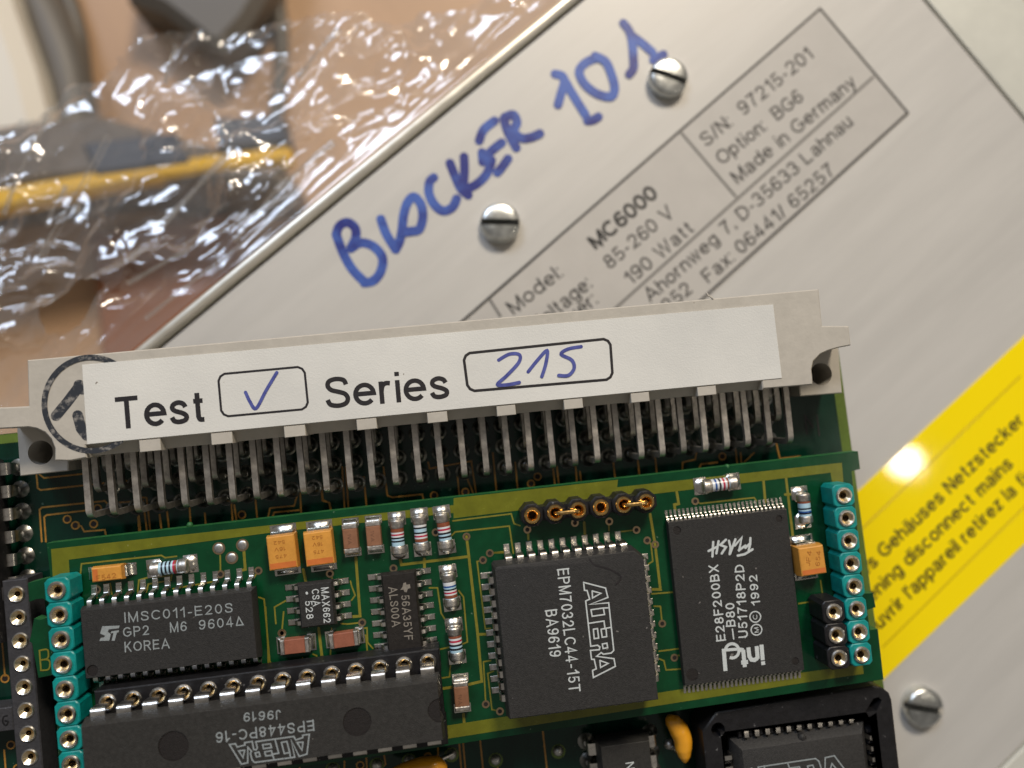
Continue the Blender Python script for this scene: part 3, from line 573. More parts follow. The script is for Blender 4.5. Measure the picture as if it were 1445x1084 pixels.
for s_, a, b in [('ALS00A', (437, 440), (486, 950)), ('56A35YF', (597, 545), (645, 1120))]: T(s_, zt(a)[0], zt(b)[0], 11.3, zc8, 'printt', c14, t=.14, track=.33, cap=True)
sheet('maker_mark', [zt((625, 390), (655, 378), (665, 410), (708, 402), (715, 450), (680, 462), (668, 505), (640, 500), (625, 470), (585, 475), (612, 440))], zc8, 'printt', c14)

# PLCC-44
px_, py_ = 46.79 + 6.35, -4.26 - 6.35
def plcc_body(s_, z0, z1, name, m, ch=1.1):
    h = s_ / 2
    def rg(d, z): return [(-h + d, -h + d, z), (h - d, -h + d, z), (h - d, h - ch - d * .4, z), (h - ch - d * .4, h - d, z), (-h + .25 + d, h - d, z), (-h + d, h - .25 - d, z)]
    mb = MB(); mb.loft([rg(.45, z0), rg(0, z0 + 1.7), rg(0, z0 + 2.0), rg(.28, z1 - .06), rg(.36, z1)], holes=[(circ(-1.0, -h + .9, .0 + .45, 14), .05)] if 0 else [])
    return mb.mesh(name, m)
pc = ob('logic_array_chip', plcc_body(16.6, .5, 4.4, 'logic_array_chip', 'chip'), mez, (px_, py_, 0), 0, 'large square chip with outlined logo and curled leads on every side')
jl = MB().strip([(7.9, 2.75), (8.42, 2.75), (8.62, 2.62), (8.70, 2.35), (8.70, .75), (8.62, .35), (8.35, .12), (8.0, .18)], .5, .22, axis='x', wl=[.68, .68, .68, .66, .5, .5, .46, .4]).mesh('lead', 'tin', 60)
jpad = MB().box(-.33, .33, 7.9, 9.55, 0, .12, 0, .05).mesh('solder_pad', 'tinrough')
for k in range(4):
    rz = k * math.pi / 2
    for i in range(11):
        d = (i - 5) * 1.27; v_ = Matrix.Rotation(rz, 3, 'Z') @ Vector((d, 0, 0))
        ob('lead', jl, pc, (px_ + v_.x, py_ + v_.y, 0), rz); ob('solder_pad', jpad, pc, (px_ + v_.x, py_ + v_.y, 0), rz)
zpl = 4.412
T('EPM7032LC44-15T', (786.4, 803.5), (803.6, 977.5), 16, zpl, 'printw', pc, t=.125, track=.33, cap=True); T('BA9619', (769.6, 861.5), (776, 927.7), 16, zpl, 'printw', pc, t=.125, track=.33, cap=True)
LOGO = [[(322, 252), (330, 320), (352, 322), (374, 395), (340, 410), (383, 795), (440, 786), (460, 800), (456, 824), (380, 830), (390, 906), (412, 906), (430, 986), (398, 1000), (405, 1060), (592, 965), (580, 900), (432, 880), (472, 848), (490, 862), (556, 852), (578, 830), (535, 425), (372, 440), (528, 380), (508, 300), (322, 252)],
        [(395, 325), (470, 345), (398, 385), (395, 325)], [(385, 485), (490, 470), (500, 525), (395, 540), (385, 485)], [(490, 470), (540, 468)], [(366, 600), (495, 580), (505, 650)],
        [(405, 650), (440, 645), (450, 725), (412, 730), (405, 650)], [(470, 650), (548, 635)], [(470, 650), (480, 718), (518, 712), (512, 642)], [(480, 775), (520, 768), (526, 806), (488, 814), (480, 775)],
        [(460, 915), (530, 940), (466, 975), (460, 915)]]
stroke('maker_logo', [za(*p) for p in LOGO], 1.9, zpl, 'printw', pc, False)
stroke('pen_scratch', [za((372, 55), (420, 105), (540, 140), (630, 190), (635, 225), (600, 265))], 2.0, zpl + .003, 'ink', pc)
def logo_at(p0, p1, h, z, m, par, wpx):
    """same outlined logo with its baseline from p0 to p1"""
    dx, dy = p1[0] - p0[0], p1[1] - p0[1]; L = math.hypot(dx, dy); up = (dy / L * h, -dx / L * h); out = []
    for p in LOGO:
        o_ = []
        for x, y in p:
            u = (y - 252) / 808; v = (x - (322 + u * 80)) / 190; o_.append((p0[0] + dx * u + up[0] * v, p0[1] + dy * u + up[1] * v))
        out.append(o_)
    return stroke('maker_logo', out, wpx, z, m, par, False)

# TSOP flash
tc = [U2(p, 1.05) for p in (z7((168, 312))[0], z7((848, 242))[0], z8((268, 615))[0], z8((940, 520))[0])]
tcx = sum(p[0] for p in tc) / 4; tcy = sum(p[1] for p in tc) / 4
fl = ob('flash_memory_chip', mold(14.0, 18.4, .06, 1.1, .06, .04, [(circ(-6.0, 8.15, .46, 18), .10), (circ(5.9, 8.15, .40, 18), .10), (circ(-6.0, -8.0, .70, 20), .05), (circ(6.0, -8.0, .42, 18), .08)], 'flash_memory_chip', 'chip', 'recess', .5), mez, (tcx, tcy, 0), 0, 'thin rectangular memory chip with vertical white lettering and a bold logo')
for sg in (1, -1):
    mb = MB()
    for i in range(28):
        k = MB().strip([(9.1, .5), (9.35, .5), (9.45, .42), (9.56, .14), (9.66, .09), (10.05, .09)], .24, .12, axis='x'); x = (i - 13.5) * .5
        mb.add([(a + x, b * sg, c) for a, b, c in k.v], k.f if sg > 0 else [f[::-1] for f in k.f])
    ob('lead_row', mb.mesh('lead_row', 'tin', 60), fl, (tcx, tcy, 0), 0, kind='stuff')
    mb = MB()
    for i in range(28): mb.box((i - 13.5) * .5 - .14, (i - 13.5) * .5 + .14, (9.45 if sg > 0 else -10.35), (10.35 if sg > 0 else -9.45), 0, .045)
    ob('solder_pad_row', mb.mesh('solder_pad_row', 'solder'), fl, (tcx, tcy, 0), 0, kind='stuff')
zfl = 1.112
for s_, a, b, h in [('E28F200BX', (497, 980), (452, 548), 12.5), ('B80', (552, 900), (546, 765), 12.5), ('U51718P2D', (624, 962), (599, 548), 12.5), ('1992', (692, 778), (674, 605), 11.5)]:
    T(s_, z7(a)[0], z7(b)[0], h, zfl, 'printw', fl, t=.16, track=.33, cap=True)
stroke('lettering', [z7((543, 970), (536, 915))], 2.0, zfl, 'printw', fl, False)
for c_, ch_ in (((665, 845), 'C'), ((672, 918), 'M')):
    cx_, cy_ = z7(c_)[0]; stroke('lettering', [[(cx_ + 7.6 * math.cos(a), cy_ + 7.6 * math.sin(a)) for a in np.linspace(0, 6.2832, 25)]], 1.8, zfl, 'printw', fl, False)
    T(ch_, (cx_ + 3.4, cy_ + 3.8), (cx_ + 2.6, cy_ - 3.8), 6.2, zfl, 'printw', fl)
stroke('lettering', [zf((600, 225), (590, 410)), zf((540, 340), (640, 290)), zf((668, 215), (640, 370)), zf((762, 195), (690, 262), (762, 290), (708, 372)), zf((800, 210), (822, 300), (808, 380)), zf((882, 190), (815, 372)), zf((875, 270), (962, 170), (928, 335)), zf((925, 330), (1010, 270)), zf((1072, 175), (1070, 240), (1010, 300)), zf((910, 398), (1000, 380), (1100, 318)), zf((1070, 250), (1050, 330))], 3.4, zfl, 'printw', fl, False)
ec = [(660 + 86 * math.cos(a), 528 + 90 * math.sin(a)) for a in np.linspace(math.pi * .98, math.pi * 2.62, 26)]
stroke('maker_logo', [zi((1034, 450), (1051, 648)), zi((1053, 662), (1058, 708)), zi((972, 468), (986, 630)), zi((866, 485), (880, 600), (905, 640), (945, 645), (985, 618)), zi((800, 515), (822, 735)), zi((775, 678), (862, 668)), zi((745, 510), (805, 520)),
                      zi((552, 505), (575, 785))], 6.0, zfl, 'printw', fl, False, cap=False)
stroke('maker_logo', [zi(*ec), zi((530, 522), (735, 506))], 4.3, zfl + .002, 'printw', fl, False, cap=False)

# ---- passives
def melf(px1, px2, bands, flip=False, r=.78):
    """cylindrical resistor from pixel px1 to px2 (cap ends, axis height r)"""
    a = np.array(U2(px1, r)) + rng.uniform(-.09, .09, 2); b = np.array(U2(px2, r)) + rng.uniform(-.09, .09, 2); L = float(np.linalg.norm(b - a)); c = (a + b) / 2; rz = math.atan2(b[1] - a[1], b[0] - a[0])
    n = len(bands); x0 = -L / 2 + L * .27; x1 = L / 2 - L * .27; prof = [(r * .86, x0 - .25)]; ms = []
    mats_ = ['blue']; 
    for i, k in enumerate(bands):
        if k not in mats_: mats_.append(k)
        xa = x0 + (x1 - x0) * i / n; xb = x0 + (x1 - x0) * (i + 1) / n; dr = .0 if k == 'blue' else .012
        prof += [(r * .90 + dr, xa + .004), (r * .90 + dr, xb - .004)]; ms += [mats_.index(k), mats_.index(k)]
    prof.append((r * .86, x1 + .25)); ms.append(0)
    mb = MB(); mb.lathe(prof, 24, ms=ms, axis='x')
    body = ob('resistor', mb.mesh('resistor', mats_), mez, (c[0], c[1], r + .08), rz)
    capm = MB().lathe([(.001, 0), (r * .55, .0), (r * .88, .05), (r, .18), (r, .24 * L - .06), (r * .94, .24 * L + .04), (r * .80, .24 * L + .05)], 24, axis='x').mesh('end_cap', 'tinrough')
    pd = MB().box(-.35, 1.15, -.98, .98, 0, .06, 0, .02)
    pdm = pd.mesh('solder_pad', 'tin')
    fil = MB().lathe([(.001, .42), (.45, .40), (.75, .22), (.95, .06), (.96, 0)], 18).mesh('solder_fillet', 'solder')
    for sg in (0, 1):
        e = (a if not sg else b); rr = rz + math.pi * sg
        ob('end_cap', capm, body, (e[0], e[1], r + .08), rr)
        d = np.array([math.cos(rr), math.sin(rr)]); pp = e - d * .35
        ob('solder_pad', pdm, body, (pp[0] , pp[1], 0), rr)
        ff = e + d * .25; ob('solder_fillet', fil, body, (ff[0], ff[1], .05), 0)
    return body
B5 = ['br', 'wh', 'red', 'wh', 'bk', 'blue', 'bk', 'blue']
zk = ZM(530, 700, 9.03)
melf(zk((258, 300))[0], zk((300, 735))[0], ['br', 'br', 'wh', 'red', 'wh', 'bk', 'blue', 'bk', 'blue', 'blue'])
melf(zk((562, 240))[0], zk((598, 690))[0], ['wh', 'bk', 'blue', 'blue', 'bk', 'wh', 'red', 'wh', 'br', 'br'])
melf(zk((850, 222))[0], zk((905, 668))[0], ['br', 'br', 'wh', 'red', 'wh', 'bk', 'blue', 'bk', 'blue'])
melf(zt((1195, 262))[0], zt((1242, 690))[0], ['wh', 'wh', 'navy', 'blue', 'bk', 'wh', 'red', 'wh', 'br', 'br'])
melf(z6((845, 480))[0], z6((858, 620))[0], ['br', 'wh', 'red', 'wh', 'bk', 'blue', 'bk', 'blue'])
melf(z4((640, 240))[0], z4((800, 218))[0], ['blue', 'bk', 'blue', 'bk', 'blue', 'bk', 'blue', 'red', 'br'])
melf(z7((362, 112))[0], z7((562, 85))[0], ['wh', 'navy', 'wh', 'bk', 'wh', 'red', 'wh', 'br'])
melf(z7((928, 140))[0], z7((950, 310))[0], ['br', 'blue', 'blue', 'blue', 'bk', 'blue', 'navy', 'bk', 'blue'])

def tant(pxc, sx, sy, h, rz, txt, stripe_side, label=None, lines_=None):
    x, y = U2(pxc, h)
    q = lambda d, z: [(-sx / 2 + d, -sy / 2 + d, z), (sx / 2 - d, -sy / 2 + d, z), (sx / 2 - d, sy / 2 - d, z), (-sx / 2 + d, sy / 2 - d, z)]
    mb = MB(); mb.loft([q(.12, .12), q(0, h * .5), q(.10, h - .08), q(.20, h)])
    c = ob('tantalum_capacitor', mb.mesh('tantalum_capacitor', 'tant'), mez, (x, y, 0), rz, label)
    s2 = MB().box(-sx / 2 + .20, sx / 2 - .20, -sy / 2 + .22, -sy / 2 + .22 + sy * .16, h - .002, h + .006).mesh('stripe', 'stripe')
    ob('stripe', s2, c, (x, y, 0), rz)
    pm = MB().box(-sx / 2 + .15, sx / 2 - .15, 0, 1.25, 0, .10, 0, .04).mesh('solder_pad', 'solder')
    tm = MB().strip([(-.15, h * .5), (.12, h * .5), (.2, h * .4), (.2, .15)], sx * .72, .14, axis='x').mesh('terminal', 'solder', 60)
    fm = MB().loft([[(-sx * .36, .05, .1), (sx * .36, .05, .1), (sx * .36, .75, .1), (-sx * .36, .75, .1)], [(-sx * .34, .1, .5), (sx * .34, .1, .5), (sx * .32, .3, .5), (-sx * .32, .3, .5)]]).mesh('solder_fillet', 'solder', 80)
    for sg in (0, 1):
        e = Matrix.Rotation(rz + math.pi * sg, 3, 'Z') @ Vector((0, sy / 2, 0)); a = rz + math.pi * sg
        e0 = Matrix.Rotation(a, 3, 'Z') @ Vector((0, sy / 2 - .35, 0))
        ob('solder_pad', pm, c, (x + e0.x, y + e0.y, 0), a); ob('terminal', tm, c, (x + e.x, y + e.y, 0), a); ob('solder_fillet', fm, c, (x + e.x, y + e.y, 0), a)
    for s_, a, b, hh in txt: T(s_, a, b, hh, h + .012, 'tanttext', c)
    return c
zk2 = ZM(370, 700, 9.03)
tx = lambda s_, a, b, h: (s_, zk2(a)[0], zk2(b)[0], h)
tant(zk2((250, 720))[0], 3.15, 3.75, 1.9, .02, [tx('542', (290, 560), (140, 580), 5), tx('16V', (300, 645), (150, 665), 5), tx('475', (312, 735), (165, 757), 5)], 0)
tant(zk2((720, 670))[0], 3.15, 3.75, 1.9, .02, [tx('542', (770, 500), (630, 513), 5), tx('16V', (775, 588), (640, 600), 5), tx('475', (785, 680), (650, 697), 5)], 0)
tant(z7((990, 528))[0], 3.1, 3.35, 2.3, .03, [('JF4', z7((975, 560))[0], z7((985, 470))[0], 6), ('654', z7((1030, 560))[0], z7((1036, 470))[0], 6)], 0, 'orange block capacitor beside the memory chip and teal strip')
tant(z4((452, 259))[0], 1.65, 3.2, 1.6, -math.pi / 2, [('F542', z4((410, 288))[0], z4((495, 275))[0], 7)], 0, 'small orange block capacitor beside the corner of the board')
def mlcc(pxc, L, W_, h, rz, m='mlcc', txt=None):
    rz += float(rng.uniform(-.035, .035))
    x, y = U2(pxc, h)
    c = ob('ceramic_capacitor', MB().box(-L / 2 + .5, L / 2 - .5, -W_ / 2 + .03, W_ / 2 - .03, .06, h - .03, 0, .07).mesh('ceramic_capacitor', m), mez, (x, y, 0), rz)
    em = MB().box(-L / 2, -L / 2 + .52, -W_ / 2, W_ / 2, .03, h, 0, .10).mesh('end_terminal', 'tinrough')
    pm = MB().box(-L / 2 - .55, -L / 2 + .4, -W_ / 2 - .12, W_ / 2 + .12, 0, .08, 0, .03).mesh('solder_pad', 'solder')
    fm = MB().loft([[(-L / 2 - .42, -W_ * .46, .06), (-L / 2 + .1, -W_ * .46, .06), (-L / 2 + .1, W_ * .46, .06), (-L / 2 - .42, W_ * .46, .06)], [(-L / 2 - .06, -W_ * .4, h * .6), (-L / 2 + .1, -W_ * .4, h * .6), (-L / 2 + .1, W_ * .4, h * .6), (-L / 2 - .06, W_ * .4, h * .6)]]).mesh('solder_fillet', 'solder', 80)
    for sg in (0, 1):
        a = rz + math.pi * sg; ob('end_terminal', em, c, (x, y, 0), a); ob('solder_pad', pm, c, (x, y, 0), a); ob('solder_fillet', fm, c, (x, y, 0), a)
    if txt: T(txt[0], txt[1], txt[2], txt[3], h - .02, 'mlcctext', c)
    return c
hp = math.pi / 2
mlcc(zk2((1122, 548))[0], 3.15, 1.62, 1.3, hp, txt=('1VA', zk2((1085, 480))[0], zk2((1092, 620))[0], 5)); mlcc(z5((503, 833))[0], 3.15, 1.62, 1.3, hp, txt=('1VA', z5((490, 808))[0], z5((492, 858))[0], 5))
mlcc(z6((877, 782))[0], 3.15, 1.62, 1.3, hp, txt=('1VA', z6((862, 770))[0], z6((864, 815))[0], 5))
mlcc(z6((167, 568))[0], 3.15, 1.62, 1.2, 0, 'mlcc2'); mlcc(z6((376, 541))[0], 3.15, 1.62, 1.2, 0, 'mlcc2')

# ---- DIP socket on the upper board, and the chip sitting in it
dx0, dy0 = 4.06, -12.04; dcx, dcy = dx0 + 13 * 1.27, dy0 - 3.81
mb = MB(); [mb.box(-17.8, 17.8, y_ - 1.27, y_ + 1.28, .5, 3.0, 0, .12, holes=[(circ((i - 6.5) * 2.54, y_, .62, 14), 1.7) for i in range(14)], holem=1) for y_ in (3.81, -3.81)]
for x in (-16.5, 0, 16.5): mb.box(x - 1.2, x + 1.2, -2.5, 2.5, .7, 2.6, 0, .1)
ds = ob('chip_socket', mb.mesh('chip_socket', ['black', 'hole']), mez, (dcx, dcy, 0))
dcup = cup(.90, 3.2, .40, 2.5)
for i in range(14):
    for sg in (1, -1): ob('socket_contact', dcup, ds, (dcx + (i - 6.5) * 2.54, dcy + sg * 3.81, 0), random.random())
dip = thing('socketed_chip', 'long dark grey chip with upside-down lettering seated in a pin socket', 'chip', (dcx, dcy, 3.2))
h_ = [(circ(*(np.array(U2(p, 6.9)) - np.array([dcx, dcy])), r_, 24), .12) for p, r_ in ((ze((85, 512))[0], 1.48), (ze((977, 395))[0], 1.43))]
def dipbody(L, W_, z0, z1, holes, name, m, notch=True):
    def rg(d, e, z):
        x, y = L / 2 - e, W_ / 2 - d
        nn = [(x - .0, 1.25 if notch else y * .5, z)] + ([(x - 1.25 * math.sin(a), 1.25 * math.cos(a), z) for a in [math.pi * k / 8 for k in range(1, 8)]] if notch else [(x, 0, z)]) + [(x, -1.25 if notch else -y * .5, z)]
        return [(-x, -y, z), (x, -y, z)] + nn[::-1] + [(x, y, z), (-x, y, z)]
    zmid = (z0 + z1) / 2
    mb = MB(); mb.loft([rg(.45, .25, z0), rg(.0, 0, zmid - .12), rg(0, 0, zmid + .12), rg(.36, .22, z1 - .04), rg(.40, .26, z1)], holes=holes, holem=1)
    return mb.mesh(name, [m, 'recess'])
db = ob('body', dipbody(35.4, 6.7, 3.7, 6.9, h_, 'body', 'dipchip'), dip, (dcx, dcy, 0))
nf = MB().prism([(17.44, -1.2)] + [(17.44 - 1.2 * math.sin(a), -1.2 * math.cos(a)) for a in [math.pi * k / 10 for k in range(1, 10)]] + [(17.44, 1.2)], 5.6, 6.78).mesh('notch', 'recess'); ob('notch', nf, db, (dcx, dcy, 0))
dl = MB().strip([(3.25, 5.3), (3.72, 5.3), (3.92, 5.22), (4.0, 5.0), (4.0, 4.1), (3.85, 3.7), (3.81, 2.8)], .5, .26, axis='x', wl=[1.4, 1.4, 1.4, 1.4, 1.15, .5, .5]).mesh('lead', 'tin', 60)
for i in range(14):
    for sg in (0, 1): ob('lead', dl, db, (dcx + (i - 6.5) * 2.54, dcy, 0), math.pi * sg)
zdp = 6.912
T('J9619', ze((606, 336))[0], ze((424, 351))[0], 12.5, zdp, 'print', db, t=.14, track=.33, cap=True); T('EPS448PC-16', ze((766, 386))[0], ze((289, 447))[0], 14.5, zdp, 'print', db, t=.14, track=.33, cap=True)
logo_at(ze((745, 455))[0], ze((357, 503))[0], 28.5, zdp, 'print', db, 1.9)

# ------------------------------------------------------------------ main (lower) board
mn = thing('main_circuit_board', 'large dark green circuit board with a beige edge connector and bent pins', 'circuit board', (42, -30, ZP))
tl = U2((0, 613), ZB); tr = U2((1183, 491), ZB); rb = U2((1236, 884), ZB)
dr_ = (np.array(rb) - np.array(tr)); dr_ /= np.linalg.norm(dr_); br_ = np.array(tr) + dr_ * 100
ed = np.array(tr) - np.array(tl); ed /= np.linalg.norm(ed); lf = np.array(tl) - ed * 40; bl_ = lf + dr_ * 100
mb = MB(); mb.prism([tuple(lf), tuple(tr), tuple(br_), tuple(bl_)], ZB - 1.6, ZB, 0, .05); mb.m = [1 if i < 4 else 0 for i in range(len(mb.m))]
mbrd = ob('board', mb.mesh('board', ['mmask', 'edge']), mn)
t2 = np.array(tr); ee = ed * 1.3
ob('bare_edge_strip', MB().prism([tuple(t2 - ee), tuple(t2 - ed * .06), tuple(br_ - ed * .06), tuple(br_ - ee)], ZB - .01, ZB + .02).mesh('bare_edge_strip', 'lam'), mbrd)
nrm = np.array([-ed[1], ed[0]])
ob('bare_edge_strip', MB().prism([tuple(lf - nrm * .06), tuple(t2 - ee - nrm * .06), tuple(t2 - ee - nrm * 1.1), tuple(lf - nrm * 1.1)], ZB - .01, ZB + .02).mesh('bare_edge_strip', 'lam'), mbrd)
spc = MB().lathe([(0.001, ZP + .0), (3, ZP), (3, ZB - 1.6), (.001, ZB - 1.6)], 16).mesh('spacer', 'steel')
for x, y in ((2, -6), (78, -8), (8, -55), (76, -58)): ob('spacer', spc, mn, (x, y, 0))
mt = [zc((0, 470), (165, 464)), zc((0, 500), (165, 492)), zc((335, 540), (375, 570), (720, 533)), zc((310, 540), (320, 655), (345, 672), (900, 612), (1300, 572)), zc((355, 1110), (336, 840), (355, 820), (890, 765), (910, 785), (920, 835)),
      zc((390, 1110), (375, 902), (395, 885), (760, 842)), zc((660, 972), (690, 978), (715, 1024), (890, 1010), (905, 1080)), zc((1015, 778), (1140, 768)), zc((1210, 735), (1245, 738), (1280, 1040)), zc((1215, 760), (1250, 1040)), zc((1172, 900), (1185, 1050)),
      zc((1355, 880), (1372, 1020)), zc((1420, 860), (1436, 1010)), z3((1135, 770), (1147, 714), (1250, 704), (1262, 660)), z3((1150, 770), (1165, 732), (1270, 722)), z3((1275, 650), (1280, 750)), z3((1365, 620), (1372, 680), (1400, 692), (1408, 735)),
      z5((280, 620), (286, 682), (315, 690), (320, 725)), z5((370, 540), (380, 715)), z5((385, 540), (396, 712)), z5((410, 590), (462, 582), (474, 715)), z5((545, 540), (562, 660), (582, 668), (710, 655), (718, 690)), z5((735, 520), (742, 546), (918, 514), (940, 660)),
      z5((858, 560), (868, 665)), z5((890, 560), (928, 655)), z5((1010, 480), (1026, 650)), z5((1105, 520), (1116, 640)), z5((1265, 540), (1275, 625)), z5((1282, 540), (1292, 625)), z5((1360, 520), (1368, 612)), z5((1380, 560), (1386, 610)),
      zr((195, 740), (205, 830)), zr((300, 740), (308, 815)), zr((375, 740), (382, 808)), zr((490, 800), (492, 760), (545, 748), (550, 720)), zr((560, 790), (570, 768), (640, 760)), zr((715, 690), (725, 780)), zr((738, 720), (742, 770), (795, 720)), zr((890, 680), (905, 745), (990, 735)),
      z3((980, 660), (990, 790)), z3((995, 700), (1008, 790)), z3((1085, 680), (1095, 780)), z3((870, 735), (876, 810)), z3((805, 710), (812, 810)), z3((680, 750), (688, 820)), z3((712, 750), (720, 815)), z3((590, 745), (598, 830)),
      zd((350, 500), (350, 640)), zd((528, 490), (550, 760)), zd((560, 480), (585, 760)), zd((706, 470), (735, 760)), zd((1238, 390), (1278, 760)), z4((8, 180), (15, 300)), ZM(0, 904, 6.02)((15, -20), (42, 300)), ZM(0, 904, 6.02)((35, 930), (50, 1120)),
      zd((855, 690), (860, 760)), ZM(220, 904, 3.44)((915, 560), (915, 640)), ZM(220, 904, 3.44)((1020, 545), (1025, 640)), ZM(220, 904, 3.44)((1105, 540), (1115, 600), (1080, 640)), ZM(220, 904, 3.44)((690, 590), (705, 640))]
traces(mt, ZB + .02, 'mtrace', mbrd, .19)
mv = via_mesh(.50, .33, .05, ('mtrace', 'hole'))
mvia = zc((572, 920), (642, 972), (797, 960), (830, 828)) + z4((22, 703), (47, 985)) + z5((1200, 580), (1172, 610), (760, 660), (893, 645)) + z3((1028, 742)) + zd((262, 628)) + ze((992, 605), (1320, 563)) + zr((660, 735)) + ZM(0, 904, 6.02)((68, 560), (150, 1085))
for p in mvia: ob('via', mv, mbrd, (*U2(p, ZB), ZB))
# row of tinned solder points in the lower strip
sd = dome(.66, .75, 18).mesh('solder_joint', 'msold'); sr = MB().lathe([(.86, 0), (.86, .03), (.1, .03)], 20).mesh('pad_ring', 'lam')
for p in zd((840, 655), (1372, 580), (105, 660), (465, 610)) + ze((858, 625), (1072, 605)):
    ob('solder_joint', sd, mbrd, (*U2(p, ZB + .3), ZB)); ob('pad_ring', sr, mbrd, (*U2(p, ZB), ZB))
ob('wire_end', MB().tube([(*U2(zd((375, 645))[0], ZB + 1.2), ZB + 1.2), (*U2(zd((470, 600))[0], ZB + .6), ZB + .6)], .28).mesh('wire_end', 'tin'), mbrd)

# ---- edge connector
ZC = 3.0
top = [z3((115, 85))[0], z3((121, 281))[0], (-6, 575.5), (-5, 605.5)] + z3((120, 370), (155, 376), (190, 392), (216, 420), (232, 458), (232, 512), (300, 513), (368, 500)) + zr((832, 452), (835, 448), (1045, 430), (1044, 400), (1040, 365), (1048, 330), (1078, 300), (1112, 285), (1147, 275), (1207, 263), (1197, 181), (1085, 181), (1070, 24))
tm_ = [U2(p, ZC) for p in top]
# main block with recesses along its rear edge: split as a body in front of the label's lower edge plus blocks
lbl = [U2(p, ZC) for p in (z3((350, 105))[0], zr((875, 90))[0], zr((912, 402))[0], z3((372, 442))[0])]
rear = lambda x: np.interp(x, [tm_[11][0], tm_[12][0]], [tm_[11][1], tm_[12][1]])
cut = lambda x: np.interp(x, [lbl[3][0], lbl[2][0]], [lbl[3][1] - .12, lbl[2][1] - .12])
xa, xb = tm_[11][0], tm_[12][0]
front = tm_[:12] + [(xa + .002, cut(xa)), (xb - .002, cut(xb))] + tm_[12:]
conn = ob('edge_connector', MB().prism(front, -8.6, ZC, 0, .12).mesh('edge_connector', 'housing'), mn, label='beige connector housing with a paper test label stuck on it')
tabs = z3((590, 430), (680, 420), (895, 400), (985, 392), (1205, 370), (1295, 360)) + z5((430, 345), (515, 338), (730, 315), (815, 305), (1025, 283), (1105, 275), (1310, 252), (1390, 244)) + zr((270, 465), (348, 458), (553, 438), (632, 430))
tx_ = sorted(U2(p, ZC)[0] for p in tabs); cur = xa
blk = []
for i in range(0, len(tx_), 2): blk += [(cur, tx_[i], 0), (tx_[i], tx_[i + 1], 1)]; cur = tx_[i + 1]
blk.append((cur, xb, 0))
for x0, x1, k in blk:
    if k: m_ = MB().prism([(x0, cut(x0)), (x1, cut(x1)), (x1, rear(x1)), (x0, rear(x0))], -2.0, ZC - .02, 0, .05)
    else:
        A, B_, C_, D_ = (x0, cut(x0)), (x1, cut(x1)), (x1, rear(x1) + .1), (x0, rear(x0) + .1)
        r0 = [(*D_, -2.0), (*C_, -2.0), (*B_, -2.0), (*A, -2.0)]; r1 = [(*D_, ZC - 1.5), (*C_, ZC - 1.5), (*B_, ZC - .75), (*A, ZC - .75)]
        m_ = MB().loft([r0, r1])
    ob('rear_tab' if k else 'rear_recess', m_.mesh('rear_block', 'housing'), conn)
def flange(pts, hc, r):
    hx, hy = U2(hc, -1.4); m_ = MB().prism([U2(p, -1.4) for p in pts], ZB + .01, -1.4, 0, .1, holes=[(circ(hx, hy, r, 28), 5.0)], holem=0)
    return ob('flange', m_.mesh('flange', 'housing'), conn)
flange(z3((68, 330), (85, 578), (290, 556), (290, 470), (260, 330)), z3((172, 478))[0], 1.32)
flange(zr((1150, 230), (1170, 466), (992, 480), (985, 400), (1000, 240)), zr((1080, 385))[0], 1.32)
paper = ob('test_label', MB().prism(lbl, ZC + .012, ZC + .09, 0, .01).mesh('test_label', 'label'), conn)
zL = ZC + .10
T('Test', (161.5, 606.5), (292, 594.5), 45, zL, 'ink', conn, t=.15, track=.215); T('Series', (459, 577), (635.5, 561.5), 43.5, zL, 'ink', conn, t=.15, track=.215)
def rrect(c, k=.06):
    P = [Vector(p) for p in c]; out = []
    for i in range(4):
        a, b, d = P[i - 1], P[i], P[(i + 1) % 4]; r = 9
        out += [tuple(b + (a - b).normalized() * r), tuple(b + (a - b).normalized() * r * .35 + (d - b).normalized() * r * .35), tuple(b + (d - b).normalized() * r)]
    return out + [out[0]]
stroke('printed_box', [rrect(z3((926, 146), (1292, 112), (1310, 292), (942, 326)))], 3.1, zL, 'ink', conn, False, .0004)
stroke('printed_box', [rrect([z5((884, 58))[0], zr((183, 234))[0], zr((195, 407))[0], z5((905, 218))[0]])], 3.9, zL, 'ink', conn, False, .0004)
stroke('pen_mark', [z3((1043, 222), (1062, 262), (1088, 290), (1130, 215), (1176, 138))], 4.6, zL + .01, 'pen', conn)
stroke('pen_mark', [z5((1035, 85), (1080, 60), (1122, 62), (1120, 95), (1070, 150), (1030, 188), (1070, 190), (1122, 180)), z5((1160, 135), (1200, 85), (1240, 45), (1235, 100), (1218, 155)), z5((1385, 28), (1330, 38), (1300, 60), (1345, 85), (1355, 120), (1330, 150), (1290, 150))], 5.0, zL + .01, 'pen', conn)
stroke('stamp_mark', [[(z3((388, 272))[0][0] + 66 * math.cos(a), z3((388, 272))[0][1] + 66 * math.sin(a)) for a in np.linspace(.9, 5.4, 50)]], 7.5, ZC + .008, 'stamp', conn, False)
stroke('stamp_mark', [z3((330, 205), (285, 265), (238, 322)), z3((335, 190), (350, 210)), z3((330, 320), (345, 375), (368, 405))], 14, ZC + .008, 'stamp', conn, False)
for p in zr((600, 60), (600, 62)): pass
ob('plastic_burr', MB().tube([(*U2(p, ZC), ZC) for p in zr((622, 66), (612, 58), (600, 52), (592, 40))], .10, 6).mesh('plastic_burr', 'housing'), conn)
